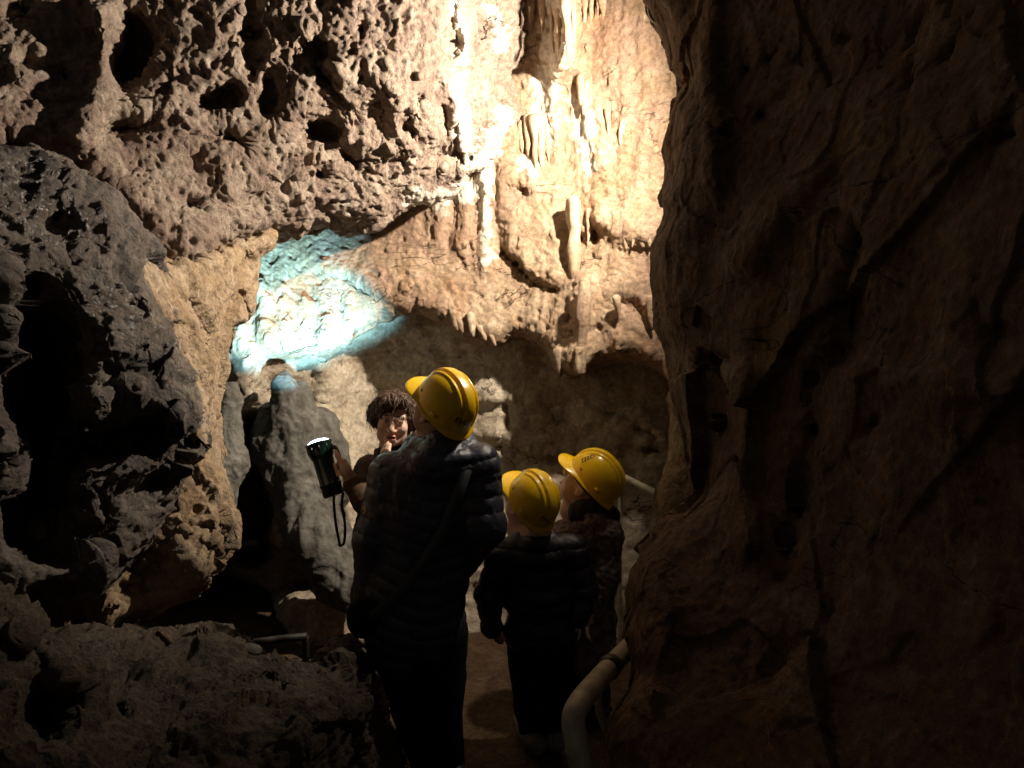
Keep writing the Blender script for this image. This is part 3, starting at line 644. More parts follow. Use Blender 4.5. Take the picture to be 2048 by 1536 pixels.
# ---------------------------------------------------------------- figures: limbs blended into one skin
class Body:
    def __init__(s, lo, hi, h):
        s.lo = np.asarray(lo, float); s.h = h
        s.n = np.ceil((np.asarray(hi) - s.lo) / h).astype(int) + 1; s.f = np.full(s.n, 1.0, np.float32)
    def _apply(s, fn, lo, hi, k, op):
        pad = k + 2 * s.h
        i0 = np.clip(((np.asarray(lo) - pad - s.lo) / s.h).astype(int), 0, s.n - 1); i1 = np.clip(((np.asarray(hi) + pad - s.lo) / s.h).astype(int) + 2, 1, s.n)
        ax = [s.lo[c] + s.h * np.arange(i0[c], i1[c]) for c in range(3)]
        p = np.stack(np.meshgrid(*ax, indexing='ij'), -1); sl = tuple(slice(a, b) for a, b in zip(i0, i1))
        d = fn(p); s.f[sl] = smin(s.f[sl], d, k) if op > 0 else smax(s.f[sl], -d, k)
    def limb(s, pts, rads, k=0.03, op=1):
        for a, b, ra, rb in zip(pts[:-1], pts[1:], rads[:-1], rads[1:]):
            a, b = np.asarray(a, float), np.asarray(b, float); r = max(ra, rb)
            s._apply(lambda p: rcone(p, a, b, ra, rb), np.minimum(a, b) - r, np.maximum(a, b) + r, k, op)
        return s
    def ball(s, c, r, R=None, k=0.03, op=1):
        m = max(r); c = np.asarray(c, float)
        s._apply(lambda p: ellip(p, c, r, R), c - m, c + m, k, op); return s
    def mesh(s, it=2):
        f = -s.f
        f[0] = f[-1] = -.1; f[:, 0] = f[:, -1] = -.1; f[:, :, 0] = f[:, :, -1] = -.1
        v, q = surface_nets(f, s.lo, s.h); return smooth(v, q, it, 0.5), q
class Frame:
    """right / forward / up axes at a point"""
    def __init__(s, o, F, U): 
        s.o = np.asarray(o, float); F = np.asarray(F, float); F = F / np.linalg.norm(F); U = np.asarray(U, float); U = U - F * (U @ F); U /= np.linalg.norm(U)
        s.F, s.U, s.R = F, U, np.cross(F, U); s.m = np.stack([s.R, s.F, s.U], 1); s.k = 1.0
    def __call__(s, x, y, z): return s.o + s.k * (s.m @ np.array([x, y, z], float))
    def matrix(s):
        m = Matrix([[*(s.m[i] * s.k), s.o[i]] for i in range(3)] + [[0, 0, 0, 1]]); return m
def looking(o, yaw, pitch, roll=0.0):
    a, b = rad(yaw), rad(pitch); F0 = np.array([-math.sin(a), math.cos(a), 0]); Z = np.array([0, 0, 1.0])
    F = math.cos(b) * F0 + math.sin(b) * Z; U = math.cos(b) * Z - math.sin(b) * F0; R = np.cross(F, U); c = rad(roll)
    return Frame(o, F, math.cos(c) * U + math.sin(c) * R)
def head(B, fr, k=1.0):
    fr.k = k; m = fr.m; E = lambda c, r, kk=.02, op=1: B.ball(fr(*c), [x * k for x in r], m, kk * k, op); L = lambda ps, rs, kk=.012, op=1: B.limb([fr(*p) for p in ps], [x * k for x in rs], kk * k, op)
    E((0, -.012, .032), (.076, .097, .090)); E((0, .018, -.036), (.061, .070, .084), .03); E((0, .058, -.094), (.030, .028, .022), .03)
    for sx in (-1, 1):
        E((sx * .040, .060, -.030), (.024, .026, .024), .025); E((sx * .046, .020, -.075), (.022, .035, .03), .03)
        E((sx * .032, .096, .002), (.019, .016, .012), .014, -1)
        E((sx * .031, .083, .001), (.016, .010, .010), .006)
        E((sx * .080, -.012, -.008), (.011, .021, .033), .006); E((sx * .090, -.006, -.006), (.007, .010, .019), .004, -1); E((sx * .081, -.006, -.036), (.007, .010, .010), .004)
        E((sx * .013, .096, -.041), (.009, .010, .008), .006)
    L([(-.046, .074, .021), (0, .088, .017), (.046, .074, .021)], (.008, .010, .008)); L([(0, .090, .004), (0, .112, -.034)], (.0085, .0125)); E((0, .108, -.040), (.010, .010, .008), .008)
    L([(-.020, .086, -.066), (0, .092, -.064), (.020, .086, -.066)], (.004, .006, .004), .006); L([(-.017, .085, -.081), (0, .090, -.083), (.017, .085, -.081)], (.005, .007, .005), .006)
    L([(-.019, .093, -.073), (.019, .093, -.073)], (.0045, .0045), .004, -1)
    L([(0, -.030, -.055), (0, -.045, -.14)], (.052, .056), .03)
def hand(B, fr, fingers, thumb, k=1.0, palm=(.038, .014, .046)):
    """fr at the palm centre: x across the knuckles, y out of the palm, z towards the finger tips"""
    B.ball(fr(0, 0, 0), palm, fr.m, .012); B.ball(fr(0, 0, -.04), (.026, .018, .03), fr.m, .02)
    for (x, ln, curl, spread) in fingers:
        a0 = 0.0; p = np.array([x, 0, .036]); pts = [fr(*p)]; 
        for i, f in enumerate((.45, .32, .23)):
            a0 += curl * (0.7, 1.0, 0.8)[i]; p = p + ln * f * np.array([spread, math.sin(a0), math.cos(a0)]); pts.append(fr(*p))
        B.limb(pts, (.0092, .0084, .0076, .0064), .006)
    B.limb([fr(*p) for p in thumb], (.013, .0105, .0095, .0075)[:len(thumb)], .012)
def skin_obj(B, name, mat, parent, it=2): v, q = B.mesh(it); return mesh_obj(name, v, q, mat, parent)
def cloth(B, name, mat, parent, disp=None, it=2, sub=True):
    v, q = B.mesh(it)
    if sub: v, q, _ = subdivide(v, q, np.ones(len(q), bool)); v = smooth(v, q, 1, 0.5)
    n = vnormals(v, q)
    if disp is not None: v = v + n * disp(v, n)[:, None]
    return mesh_obj(name, v, q, mat, parent)
def seg_t(p, pts):
    """distance to a chain and the length run along it"""
    bd = np.full(len(p), 9.0); bt = np.zeros(len(p)); run = 0
    for a, b in zip(pts[:-1], pts[1:]):
        a, b = np.asarray(a), np.asarray(b); ba = b - a; L = np.linalg.norm(ba); t = np.clip((p - a) @ ba / L ** 2, 0, 1)
        d = np.linalg.norm(p - a - t[:, None] * ba, axis=1); m = d < bd; bd[m] = d[m]; bt[m] = run + t[m] * L; run += L
    return bd, bt
def quilting(arms, spacing=0.062, height=0.017, tilt=(0.10, 0.0), seed=5, spine_x=0.0):
    def d(p, n):
        s = p[:, 2] - tilt[0] * np.abs(p[:, 0] - spine_x) + tilt[1] * p[:, 0] + 0.026 * perlin(p * 3.2, seed)
        best = np.full(len(p), 9.0); along = s.copy()
        for ch, r in arms:
            bd, bt = seg_t(p, ch); m = bd - r < np.minimum(best, 0.012); along[m] = bt[m] * 1.0 + 0.006 * perlin(p[m] * 6, seed + 1); best[m] = (bd - r)[m]
        u = np.abs(np.sin(math.pi * along / spacing)); b = height * (0.7 + 0.9 * np.abs(perlin(p * 7, seed + 7))) * (u ** 0.55 - 0.6)
        w = 0.0055 * perlin(p * np.array([55, 55, 12]), seed + 2) * (1 - u) * 1.6 + 0.004 * fbm(p * 22, 3, seed=seed + 3) + 0.010 * perlin(p * 6, seed + 4)
        return b + w
    return d
def folds(amp=0.012, seed=3, fine=0.003, sc=(9, 9, 5)):
    def d(p, n): return amp * fbm(p * np.array(sc), 3, seed=seed, ridged=True) + fine * fbm(p * 40, 2, seed=seed + 5)
    return d

# ---------------------------------------------------------------- hard hats
HA, HB, HH = 0.112, 0.138, 0.148
def shell_pt(phi, t, off=0.0):
    """phi 0 front, t 0 rim .. 1 crown"""
    a = t * math.pi / 2
    r = np.cos(a) ** 0.80; z = HH * np.sin(a) ** 0.92
    x = HA * r * np.sin(phi); y = HB * r * np.cos(phi)
    g = sstep(0.10, 0.28, t)
    ridge = 0.0065 * (1 - sstep(0.020, 0.025, np.abs(x))) + 0.0045 * (1 - sstep(0.004, 0.007, np.abs(np.abs(x) - 0.043))) * sstep(0.25, 0.5, t)
    ridge = ridge * g - 0.0035 * (1 - sstep(0.004, 0.008, np.abs(np.abs(x) - 0.029))) * g
    nrm = np.stack([x / HA ** 2, y / HB ** 2, z / HH ** 2 + 1e-5], -1); nrm = nrm / np.linalg.norm(nrm, axis=-1)[..., None]
    return np.stack([x, y, z], -1) + nrm * (ridge + off)[..., None]
def local_obj(name, v, q, mat, parent, shade=True):
    o = mesh_obj(name, v, q, mat, None, shade); o.parent = parent; return o
def box(c, s, R=None):
    c, s = np.asarray(c, float), np.asarray(s, float) / 2
    v = np.array([(x, y, z) for x in (-1, 1) for y in (-1, 1) for z in (-1, 1)]) * s
    if R is not None: v = v @ np.asarray(R).T
    return v + c, np.array([(0, 1, 3, 2), (4, 6, 7, 5), (0, 4, 5, 1), (2, 3, 7, 6), (0, 2, 6, 4), (1, 5, 7, 3)])
def hard_hat(fr, scale, label, text=None, text_mat=None, logo=False, text_s=0.0):
    o = bpy.data.objects.new('hard_hat', None); COL.objects.link(o); tag(o, label, 'hard hat', 'yellow hard hats worn by the visitors')
    fr.k = scale; o.matrix_world = fr.matrix(); fr.k = 1.0
    nph, nt = 144, 46
    ph, tt = np.meshgrid(np.linspace(0, 2 * math.pi, nph, endpoint=False), np.linspace(0, 0.996, nt), indexing='ij')
    v = shell_pt(ph, tt).reshape(-1, 3); ii = np.arange(nph * nt).reshape(nph, nt); nx = np.roll(ii, -1, 0)
    q = np.stack([nx[:, :-1], ii[:, :-1], ii[:, 1:], nx[:, 1:]], -1).reshape(-1, 4)
    sh = local_obj('shell', v, q, M['helmet'], o)
    # brim: a flange all round that grows into the peak in front
    phi = np.linspace(0, 2 * math.pi, nph, endpoint=False); c = np.cos(phi)
    ext = 0.007 + 0.046 * sstep(0.25, 0.95, c) + 0.011 * sstep(0.55, 1.0, -c)
    rows = []
    for f, dz in ((0.0, 0.004), (0.35, 0.002), (0.8, -0.002), (1.0, -0.004), (1.02, -0.007), (0.8, -0.006), (0.0, -0.003)):
        e = ext * f; drop = -0.30 * e * sstep(0.0, 0.9, c) - 0.5 * e * sstep(0.2, 1.0, -c) - 0.15 * e
        rows.append(np.stack([(HA + e) * np.sin(phi), (HB + e) * np.cos(phi), drop + dz], -1))
    v = np.concatenate(rows); m = len(rows); ii = np.arange(m * nph).reshape(m, nph)
    q = np.stack([ii[:-1], np.roll(ii, -1, 1)[:-1], np.roll(ii, -1, 1)[1:], ii[1:]], -1).reshape(-1, 4)
    local_obj('peak', v, q, M['helmet'], o)
    # inner headband
    rows = [np.stack([HA * .93 * np.sin(phi), HB * .93 * np.cos(phi), np.full(nph, z)], -1) for z in (-0.022, 0.012)]
    ii = np.arange(2 * nph).reshape(2, nph); q = np.stack([ii[0], np.roll(ii[0], -1), np.roll(ii[1], -1), ii[1]], -1)
    local_obj('headband', np.concatenate(rows), q, M['dark_plastic'], o)
    for sgn in (-1, 1):
        for deg, w, h_, z, mt, nm in ((112, .030, .013, .014, 'helmet', 'clip'), (60, .011, .006, .018, 'brown_mark', 'slot')):
            p0 = shell_pt(np.array([rad(deg) * sgn]), np.array([0.10 if nm == 'clip' else 0.13]), 0.001)[0]
            t = rad(deg) * sgn; R = np.stack([[math.cos(t) * HA, -math.sin(t) * HB, 0], [math.sin(t) * HB, math.cos(t) * HA, 0], [0, 0, 1]], 1); R = R / np.linalg.norm(R, axis=0)
            vv, qq = box(p0, (w, .008 if nm == 'clip' else .003, h_), R); local_obj(nm, vv, qq, M[mt], o, False)
    def onto(name, v2, faces, mat, phi0, t0):
        """lay flat print (x along, y up, metres) on the shell"""
        v2 = np.asarray(v2); phv = phi0 - v2[:, 0] / 0.125; tv = t0 + v2[:, 1] / 0.20
        me = bpy.data.meshes.new(name); p3 = shell_pt(phv, tv, 0.0012); me.from_pydata([tuple(p) for p in p3], [], faces); me.materials.append(mat)
        ob = bpy.data.objects.new(name, me); COL.objects.link(ob); ob.parent = o
    if text:
        cu = bpy.data.curves.new('lettering', 'FONT'); cu.body = text; cu.size = 0.031; cu.align_x = 'CENTER'; cu.resolution_u = 3; cu.offset = 0.0006
        to = bpy.data.objects.new('tmp_text', cu); COL.objects.link(to); me = to.to_mesh()
        v2 = [(v_.co.x, v_.co.y) for v_ in me.vertices]; fc = [tuple(p.vertices) for p in me.polygons]; to.to_mesh_clear(); bpy.data.objects.remove(to)
        onto('lettering', v2, fc, M[text_mat], math.pi + text_s, 0.20)
    if logo:
        v2, fc = [], []
        def quad(a, b, w):
            a, b = np.array(a, float), np.array(b, float); d = (b - a) / np.linalg.norm(b - a); nn = np.array([-d[1], d[0]]) * w / 2; n_ = 6; base = len(v2)
            for i in range(n_ + 1):
                p_ = a + (b - a) * i / n_; v2.extend([tuple(p_ + nn), tuple(p_ - nn)])
            for i in range(n_): fc.append((base + 2 * i, base + 2 * i + 1, base + 2 * i + 3, base + 2 * i + 2))
        w = .003; quad((-.024, .010), (.024, .010), w); quad((-.026, -.008), (.018, -.008), w); quad((-.026, -.008), (-.018, .010), w); quad((.018, -.008), (.030, .004), w); quad((.030, .004), (.016, .016), w)
        for x in (-.010, .001, .012): quad((x - .004, -.008), (x + .004, .010), .0045)
        onto('emblem', [(-y_ * 1.1, x_ * 1.15) for x_, y_ in v2], fc, M['marker'], rad(-45), 0.36)
    return o

# ---------------------------------------------------------------- the man in the quilted jacket
def feet(fig, spots, mat, yaw):
    for (px, py, Y) in spots:
        c = P(px, py, Y); c[2] = 0.05; a = rad(yaw); F = np.array([-math.sin(a), math.cos(a), 0])
        B = Body(c - .22, c + .22, .008).limb([c - F * .06, c + F * .05, c + F * .14], [.047, .045, .036], .02); B.f = smax(B.f, -(np.zeros(B.f.shape) + (B.lo[2] + B.h * np.arange(B.n[2])) - 0.012).astype(np.float32), 0.006)
        skin_obj(B, 'shoe', M[mat], fig)
man = empty('person', (*P(890, 1566, 3.0)[:2], 0), 'man in a dark navy quilted jacket, seen from behind looking up', 'person')
hf = looking(P(890, 814, 3.0), 46, 44)
hc = Frame(hf(0, .006, -.040), hf.F, hf.U)
Lsh, Rsh = P(782, 950, 3.04), P(956, 932, 2.97)
armL = [Lsh, P(748, 1080, 3.0), P(738, 1195, 3.12)]; armR = [Rsh, P(970, 1050, 2.92), P(925, 1130, 3.22)]
B = Body(P(680, 1600, 3.0) - [0.05, .42, .1], P(1030, 720, 3.0) + [.05, .45, .05], .0078)
head(B, hc); nb = P(878, 905, 3.02)
B.limb([hc(0, -.045, -.13), nb], [.056, .065], .03); B.limb([nb, P(862, 985, 3.03), P(845, 1110, 3.03), P(835, 1240, 3.03)], [.08, .10, .10, .10], .05)
B.limb([nb] + armL, [.06, .05, .045, .035], .03); B.limb([nb] + armR, [.06, .055, .045, .035], .03)
wl, wr = armL[-1], armR[-1]
for w_, d_ in ((wl, np.array([.35, .5, -.05])), (wr, np.array([-.2, .3, .1]))):
    d_ = d_ / np.linalg.norm(d_); hand(B, Frame(w_ + d_ * .08, np.cross(d_, [0, 0, 1]), d_), [(-.027, .062, .35, 0), (-.009, .072, .35, 0), (.009, .068, .35, 0), (.027, .055, .35, 0)], [(.03, .005, -.03), (.045, .02, .0), (.042, .035, .03)])
lk = [P(792, 1270, 3.03), P(818, 1420, 3.0), P(862, 1566, 3.08)]; rk = [P(885, 1270, 3.03), P(892, 1430, 3.0), P(902, 1566, 3.0)]
for l in (lk, rk): B.limb(l, [.085, .055, .04], .03)
body = skin_obj(B, 'body', M['skin'], man)
B = Body(P(660, 1380, 3.0) - [.05, .3, 0], P(1040, 840, 3.0) + [.05, .35, .05], .011)
B.ball(P(868, 965, 3.01), (.20, .125, .13), None, .05).ball(P(856, 1030, 3.02), (.205, .14, .18), None, .06).ball(P(838, 1140, 3.03), (.205, .15, .2), None, .08).ball(P(826, 1235, 3.03), (.205, .155, .19), None, .08)
B.limb([P(868, 935, 3.0), Lsh], [.10, .085], .05).limb([P(872, 930, 3.0), Rsh], [.10, .085], .05)
B.limb(armL, [.085, .078, .062], .04).limb(armR, [.085, .076, .062], .04)
B.limb([P(800, 1280, 3.0), P(800, 1300, 3.0)], [.12, .115], .06).limb([P(870, 1265, 3.03), P(868, 1288, 3.03)], [.115, .115], .06)
B.limb([P(835, 905, 2.98), P(880, 893, 2.94), P(925, 892, 3.0), P(930, 880, 3.08)], [.05, .058, .05, .04], .03); B.limb([P(835, 905, 2.98), P(830, 890, 3.1), P(860, 880, 3.16)], [.045, .04, .035], .03)
B.ball(P(880, 925, 2.90), (.115, .06, .072), None, .03)
jacket = cloth(B, 'jacket', M['navy'], man, quilting([(armL, .078), (armR, .076)], spine_x=float(P(870, 1000, 3)[0]), tilt=(0.22, 0.06), height=0.0095))
B = Body(P(720, 1620, 3.0) - [0, .25, .05], P(960, 1220, 3.0) + [0, .3, 0], .010)
for l in (lk, rk): B.limb(l, [.105, .066, .052], .012)
B.limb([P(835, 1250, 3.03), P(840, 1290, 3.03)], [.15, .13], .05)
cloth(B, 'trousers', M['black'], man, folds(.016, 7), sub=False)
feet(man, [(872, 1590, 3.08), (904, 1590, 3.02)], 'dark_shoe', 25)
# glasses: the arm runs back to the ear
gp = [hc(-.072, .082, .004), hc(-.079, .03, .006), hc(-.084, -.014, .010)]; v, q = tube(gp, [.0045, .0042, .0035], 8); gl = mesh_obj('glasses', v, q, M['glass_frame'], man)
for sx in (-1, 1):
    v, q = tube([hc(sx * .010, .105, .004), hc(sx * .014, .106, .022), hc(sx * .055, .092, .022), hc(sx * .070, .084, .008), hc(sx * .058, .094, -.016), hc(sx * .02, .106, -.016), hc(sx * .010, .105, .004)], [.003] * 7, 6)
    mesh_obj('rim', v, q, M['glass_frame'], gl)
hard_hat(hf, 1.0, 'largest yellow hard hat, marked PACI at the back, on the man in the quilted jacket', 'PACI', 'marker', text_s=0.28)
# shoulder bag strap across his back, pouch at the hip
bag = empty('shoulder_bag', P(740, 1200, 2.95), 'dark shoulder bag with a grey strap crossing the quilted jacket', 'bag')
path = curve_pts([P(948, 905, 3.03), P(938, 925, 2.90), P(925, 965, 2.845), P(905, 1015, 2.82), P(885, 1065, 2.82), P(850, 1120, 2.82), P(800, 1185, 2.83), P(745, 1235, 2.86)], 6)
vs, qs = [], []
for i, p in enumerate(path):
    t = path[min(i + 1, len(path) - 1)] - path[max(i - 1, 0)]; t = t / np.linalg.norm(t); s_ = np.cross(t, [0, -1, 0]); s_ /= np.linalg.norm(s_); nn = np.cross(s_, t)
    for a, b in ((-.021, 0), (.021, 0), (.021, .004), (-.021, .004)): vs.append(p + s_ * a + nn * b)
for i in range(len(path) - 1):
    for k in range(4): qs.append((i * 4 + k, i * 4 + (k + 1) % 4, i * 4 + 4 + (k + 1) % 4, i * 4 + 4 + k))
mesh_obj('strap', vs, qs, M['strap'], bag, False)
B = Body(P(690, 1300, 2.8) - [.05, .1, .1], P(780, 1170, 3.0) + .05, .010).ball(P(728, 1235, 2.92), (.07, .045, .085), None, .02); cloth(B, 'pouch', M['black'], bag, folds(.006, 4), sub=False)
v, q = tube([P(729, 1012, 2.87), P(731, 1022, 2.865), P(727, 1030, 2.87), P(725, 1020, 2.875), P(729, 1012, 2.87)], [.0025] * 5, 6); mesh_obj('zip_pull', v, q, M['gold'], man)

# ---------------------------------------------------------------- the child in front
def child(label, hf, hs, nb, sh, chest, arms, legs, hand_dirs, jmat, cuts, jit, Yc, shoes, shoe_mat, furry=False):
    fig = empty('person', (chest[0][0], chest[0][1], 0), label, 'person')
    hc = Frame(hf(0, .006, -.040 * hs), hf.F, hf.U)
    allp = np.array([hf.o, nb] + list(sh) + [p for p, _ in cuts] + [p for a in arms for p in a] + [p for l in legs for p in l])
    lo, hi = allp.min(0) - .2, allp.max(0) + .2; lo[2] = -.02
    B = Body(lo, hi, .0080); head(B, hc, hs)
    B.limb([hc(0, -.045, -.13), nb], [.048, .055], .03); B.limb([nb] + [p for p, _ in cuts], [.05] + [.06] * len(cuts), .05)
    for a, d_ in zip(arms, hand_dirs):
        B.limb([nb] + a, [.05, .042, .036, .028], .03); d_ = np.asarray(d_, float); d_ = d_ / np.linalg.norm(d_)
        hand(B, Frame(a[-1] + d_ * .07, np.cross(d_, [0.3, 1, 0.2]), d_), [(-.023, .05, .4, 0), (-.008, .058, .4, 0), (.008, .055, .4, 0), (.023, .045, .4, 0)], [(.026, .005, -.025), (.038, .016, .0), (.036, .03, .024)], palm=(.032, .013, .038))
    for l in legs: B.limb(l, [.065, .045, .032], .03)
    skin_obj(B, 'body', M['skin_pale'], fig)
    B = Body(lo, hi, .0115)
    for p, r in cuts: B.ball(p, r, None, .06)
    for s_ in sh: B.limb([nb - [0, 0, .06], s_], [.075, .066], .04)
    for a in arms: B.limb(a, [.066, .058, .046], .03)
    B.limb([nb + [-.06, 0, -.01], nb + [0, -.06, -.01], nb + [.06, 0, -.01], nb + [0, .06, -.015], nb + [-.06, 0, -.01]], [.034] * 5, .02)
    cloth(B, 'jacket', M[jmat], fig, jit)
    lz = min(l[-1][2] for l in legs); B = Body(lo, [hi[0], hi[1], legs[0][0][2] + .15], .0105)
    for l in legs: B.limb(l, [.082, .062, .05], .03)
    cloth(B, 'trousers', M['black'], fig, folds(.014, 9), sub=False)
    feet(fig, shoes, shoe_mat, 20); return fig, hc
hf2 = looking(P(1064, 1004, 3.26), 38, 47); K = 3.26
aL = [P(1003, 1110, K), P(976, 1190, K), P(982, 1255, K - .01)]; aR = [P(1146, 1102, K), P(1166, 1180, K - .03), P(1160, 1235, K - .08)]
kid, _ = child('small child in a dark plum jacket and yellow hard hat, standing beside the man', hf2, .92, P(1070, 1072, K), (aL[0], aR[0]), [P(1075, 1300, K)], (aL, aR),
      [[P(1052, 1295, K), P(1058, 1410, K), P(1072, 1497, K)], [P(1112, 1295, K), P(1104, 1410, K), P(1100, 1497, K)]], ([.2, .7, -.6], [-.1, .6, -.7]), 'plum',
      [(P(1074, 1120, K), (.14, .10, .11)), (P(1078, 1190, K), (.155, .115, .14)), (P(1082, 1265, K), (.16, .12, .12))], quilting([(aL, .058), (aR, .058)], .075, .012, (0.1, 0), 15, float(P(1075, 1100, K)[0])), K,
      [(1062, 1512, K - .02), (1100, 1512, K)], 'shoe')
hard_hat(hf2, .94, 'smallest yellow hard hat with faded writing, on the child nearest the camera', 'PACI', 'brown_mark', text_s=0.25)

# ---------------------------------------------------------------- the taller child in the fleece coat
hf3 = looking(P(1184, 962, 3.52), 67, 46); K = 3.52
aL = [P(1128, 1072, K + .04), P(1110, 1150, K + .05), P(1120, 1210, K - .02)]; aR = [P(1215, 1066, K - .05), P(1212, 1150, K - .08), P(1186, 1210, K - .12)]
teen, hc3 = child('person in a brown-grey fleece coat and yellow hard hat, half hidden behind the child', hf3, .98, P(1186, 1030, K), (aL[0], aR[0]), [P(1170, 1330, K)], (aL, aR),
      [[P(1150, 1310, K), P(1152, 1390, K), P(1150, 1452, K)], [P(1190, 1310, K), P(1192, 1390, K), P(1194, 1452, K)]], ([-.2, -.3, -1], [-.3, -.3, -1]), 'fur',
      [(P(1176, 1085, K), (.14, .10, .11)), (P(1172, 1160, K), (.145, .115, .15)), (P(1168, 1240, K), (.15, .125, .15)), (P(1168, 1300, K), (.155, .125, .12))], folds(.014, 12, .012, (7, 7, 4)), K,
      [(1152, 1470, K), (1194, 1470, K)], 'dark_shoe')
B = Body(P(1100, 1100, K) - [.05, .2, .05], P(1280, 940, K) + [.05, .25, .05], .009)
B.limb([hc3(0, -.075, -.02), hc3(.0, -.085, -.09), P(1212, 1045, K - .02)], [.060, .074, .06], .04).limb([hc3(.06, -.05, -.03), P(1228, 1030, K - .03)], [.035, .03], .03)
cloth(B, 'hair', M['dark_hair'], teen, lambda p, n: .007 * fbm(p * np.array([40, 40, 9]), 3, seed=6), sub=False)
hard_hat(hf3, 1.0, 'yellow hard hat with a black striped emblem on the front, rightmost of the three', logo=True)

# ---------------------------------------------------------------- the guide with the torch
guide = empty('person', (*P(775, 1300, 3.75)[:2], 0), 'woman with short brown hair and a brown coat, facing the camera and holding the torch', 'person')
hg = Frame(P(789, 836, 3.62), (.06, -.98, -.05), (.13, 0, 1)); 
gs = P(737, 940, 3.78); ge = P(734, 1000, 3.58); gw = P(700, 956, 3.58)
ls = P(842, 925, 3.72); le = P(850, 1010, 3.60); lw = P(787, 956, 3.49)
B = Body([-1.02, 3.3, 0.02], [-0.36, 3.98, 1.72], .0056)
head(B, hg, 1.05); gn = P(795, 918, 3.72)
B.limb([hg(0, -.045, -.13), gn], [.052, .058], .03); B.limb([gn, P(785, 1010, 3.74), P(782, 1120, 3.74)], [.08, .11, .12], .05)
B.limb([gs, ge, gw], [.05, .042, .028], .03); B.limb([ls, le, lw], [.05, .042, .028], .03); B.limb([gn, gs], [.05, .05]); B.limb([gn, ls], [.05, .05])
for sx in (-.08, .08): B.limb([P(782, 1120, 3.74) + [sx, 0, -.05], P(782, 1250, 3.74) + [sx, 0, 0], [P(782, 1250, 3.74)[0] + sx, 3.76, .07]], [.085, .055, .04], .03)
TB, TL = P(668, 992, 3.58), P(637, 886, 3.64); tax = (TL - TB) / np.linalg.norm(TL - TB)
hx = np.array([0.93, -.25, .22]); hx = hx - tax * (hx @ tax); hx /= np.linalg.norm(hx)
pc = P(690, 934, 3.565)                                       # right hand closed round the handle, thumb up along it
B.ball(pc, (.020, .030, .044), np.stack([hx, np.cross(tax, hx), tax], 1), .012); B.limb([gw, pc - tax * .02], [.028, .026], .02)
for i, o_ in enumerate((-.026, -.009, .008, .025)):
    b0 = pc + tax * o_ + np.array([-.005, .03, 0]); B.limb([b0, b0 - hx * .028 + [0, .008, 0], b0 - hx * .046 + [0, -.018, 0], b0 - hx * .030 + [0, -.040, 0]], [.0095, .009, .0082, .007], .006)
B.limb([pc - hx * .0 + [0, -.012, 0], pc - hx * .010 + tax * .035 + [0, -.018, 0], pc - hx * .016 + tax * .066 + [0, -.016, 0], pc - hx * .019 + tax * .090 + [0, -.012, 0]], [.015, .012, .0105, .0085], .012)
fg = Frame(P(772, 930, 3.46), (.55, .75, -.2), (-.35, .1, 1))   # left hand raised below the chin, fingers together
hand(B, fg, [(-.026, .060, .25, .10), (-.009, .072, .22, .04), (.009, .076, .22, -.02), (.026, .066, .28, -.10)], [(.030, .01, -.025), (.040, .030, .01), (.030, .045, .035)], palm=(.038, .016, .038)); B.limb([lw, fg(0, 0, -.05)], [.03, .027], .02)
skin_obj(B, 'body', M['skin_pale'], guide, 1)
def sphere(c, r, n=12):
    ph, th = np.meshgrid(np.linspace(0, 2 * math.pi, n, endpoint=False), np.linspace(0.01, math.pi - .01, n), indexing='ij'); v = np.stack([np.sin(th) * np.cos(ph), np.sin(th) * np.sin(ph), np.cos(th)], -1).reshape(-1, 3) * r + c
    ii = np.arange(n * n).reshape(n, n); nx = np.roll(ii, -1, 0); return v, np.stack([ii[:, :-1], ii[:, 1:], nx[:, 1:], nx[:, :-1]], -1).reshape(-1, 4)
hg.k = 1.05
for sx in (-1, 1):
    e = mesh_obj('eye', *sphere(hg(sx * .031, .0865, .001), .0105), M['eye'], guide); mesh_obj('iris', *sphere(hg(sx * .031 - .001, .0942, .000), .0052, 8), M['iris'], e)
    v, q = tube([hg(sx * .013, .100, .0235), hg(sx * .031, .0965, .0275), hg(sx * .049, .083, .018)], [.0026, .003, .0018], 6); mesh_obj('eyebrow', v, q, M['hair'], guide)
    v, q = tube([hg(sx * .017, .0965, .0085), hg(sx * .031, .0985, .0105), hg(sx * .045, .090, .0065)], [.0018, .0026, .0016], 6); mesh_obj('eyelid', v, q, M['skin'], guide)
v, q = tube([hg(-.021, .0885, -.0665), hg(-.008, .0975, -.0640), hg(.008, .0975, -.0640), hg(.021, .0885, -.0665)], [.002, .0036, .0036, .002], 8); mesh_obj('upper_lip', v, q, M['lips'], guide)
v, q = tube([hg(-.018, .088, -.0795), hg(0, .0955, -.0825), hg(.018, .088, -.0795)], [.002, .005, .002], 8); mesh_obj('lower_lip', v, q, M['lips'], guide)
v, q = tube([hg(-.017, .0875, -.073), hg(.017, .0875, -.073)], [.004, .004], 8); mesh_obj('mouth', v, q, M['mouth'], guide)
mesh_obj('earring', *sphere(hg(.083, -.004, -.05), .004, 8), M['gold'], guide); v, q = tube([fg(*p) for p in [(-.018, .009, .05), (-.009, .0125, .05), (0, .009, .05), (0, -.009, .05), (-.018, -.009, .05), (-.018, .009, .05)]], [.0018] * 6, 6); mesh_obj('ring', v, q, M['gold'], guide)
B = Body(hg.o - .2, hg.o + .2, .0068); E = lambda c, r, k=.03, op=1: B.ball(hg(*c), r, hg.m, k, op)
E((0, -.022, .038), (.092, .110, .094)); E((-.084, -.005, .010), (.034, .062, .066)); E((.084, -.012, .010), (.034, .058, .066)); E((0, -.06, -.03), (.085, .075, .085)); E((.025, .066, .084), (.060, .042, .030)); E((-.035, .062, .086), (.045, .04, .026)); E((.066, .05, .045), (.026, .04, .04))
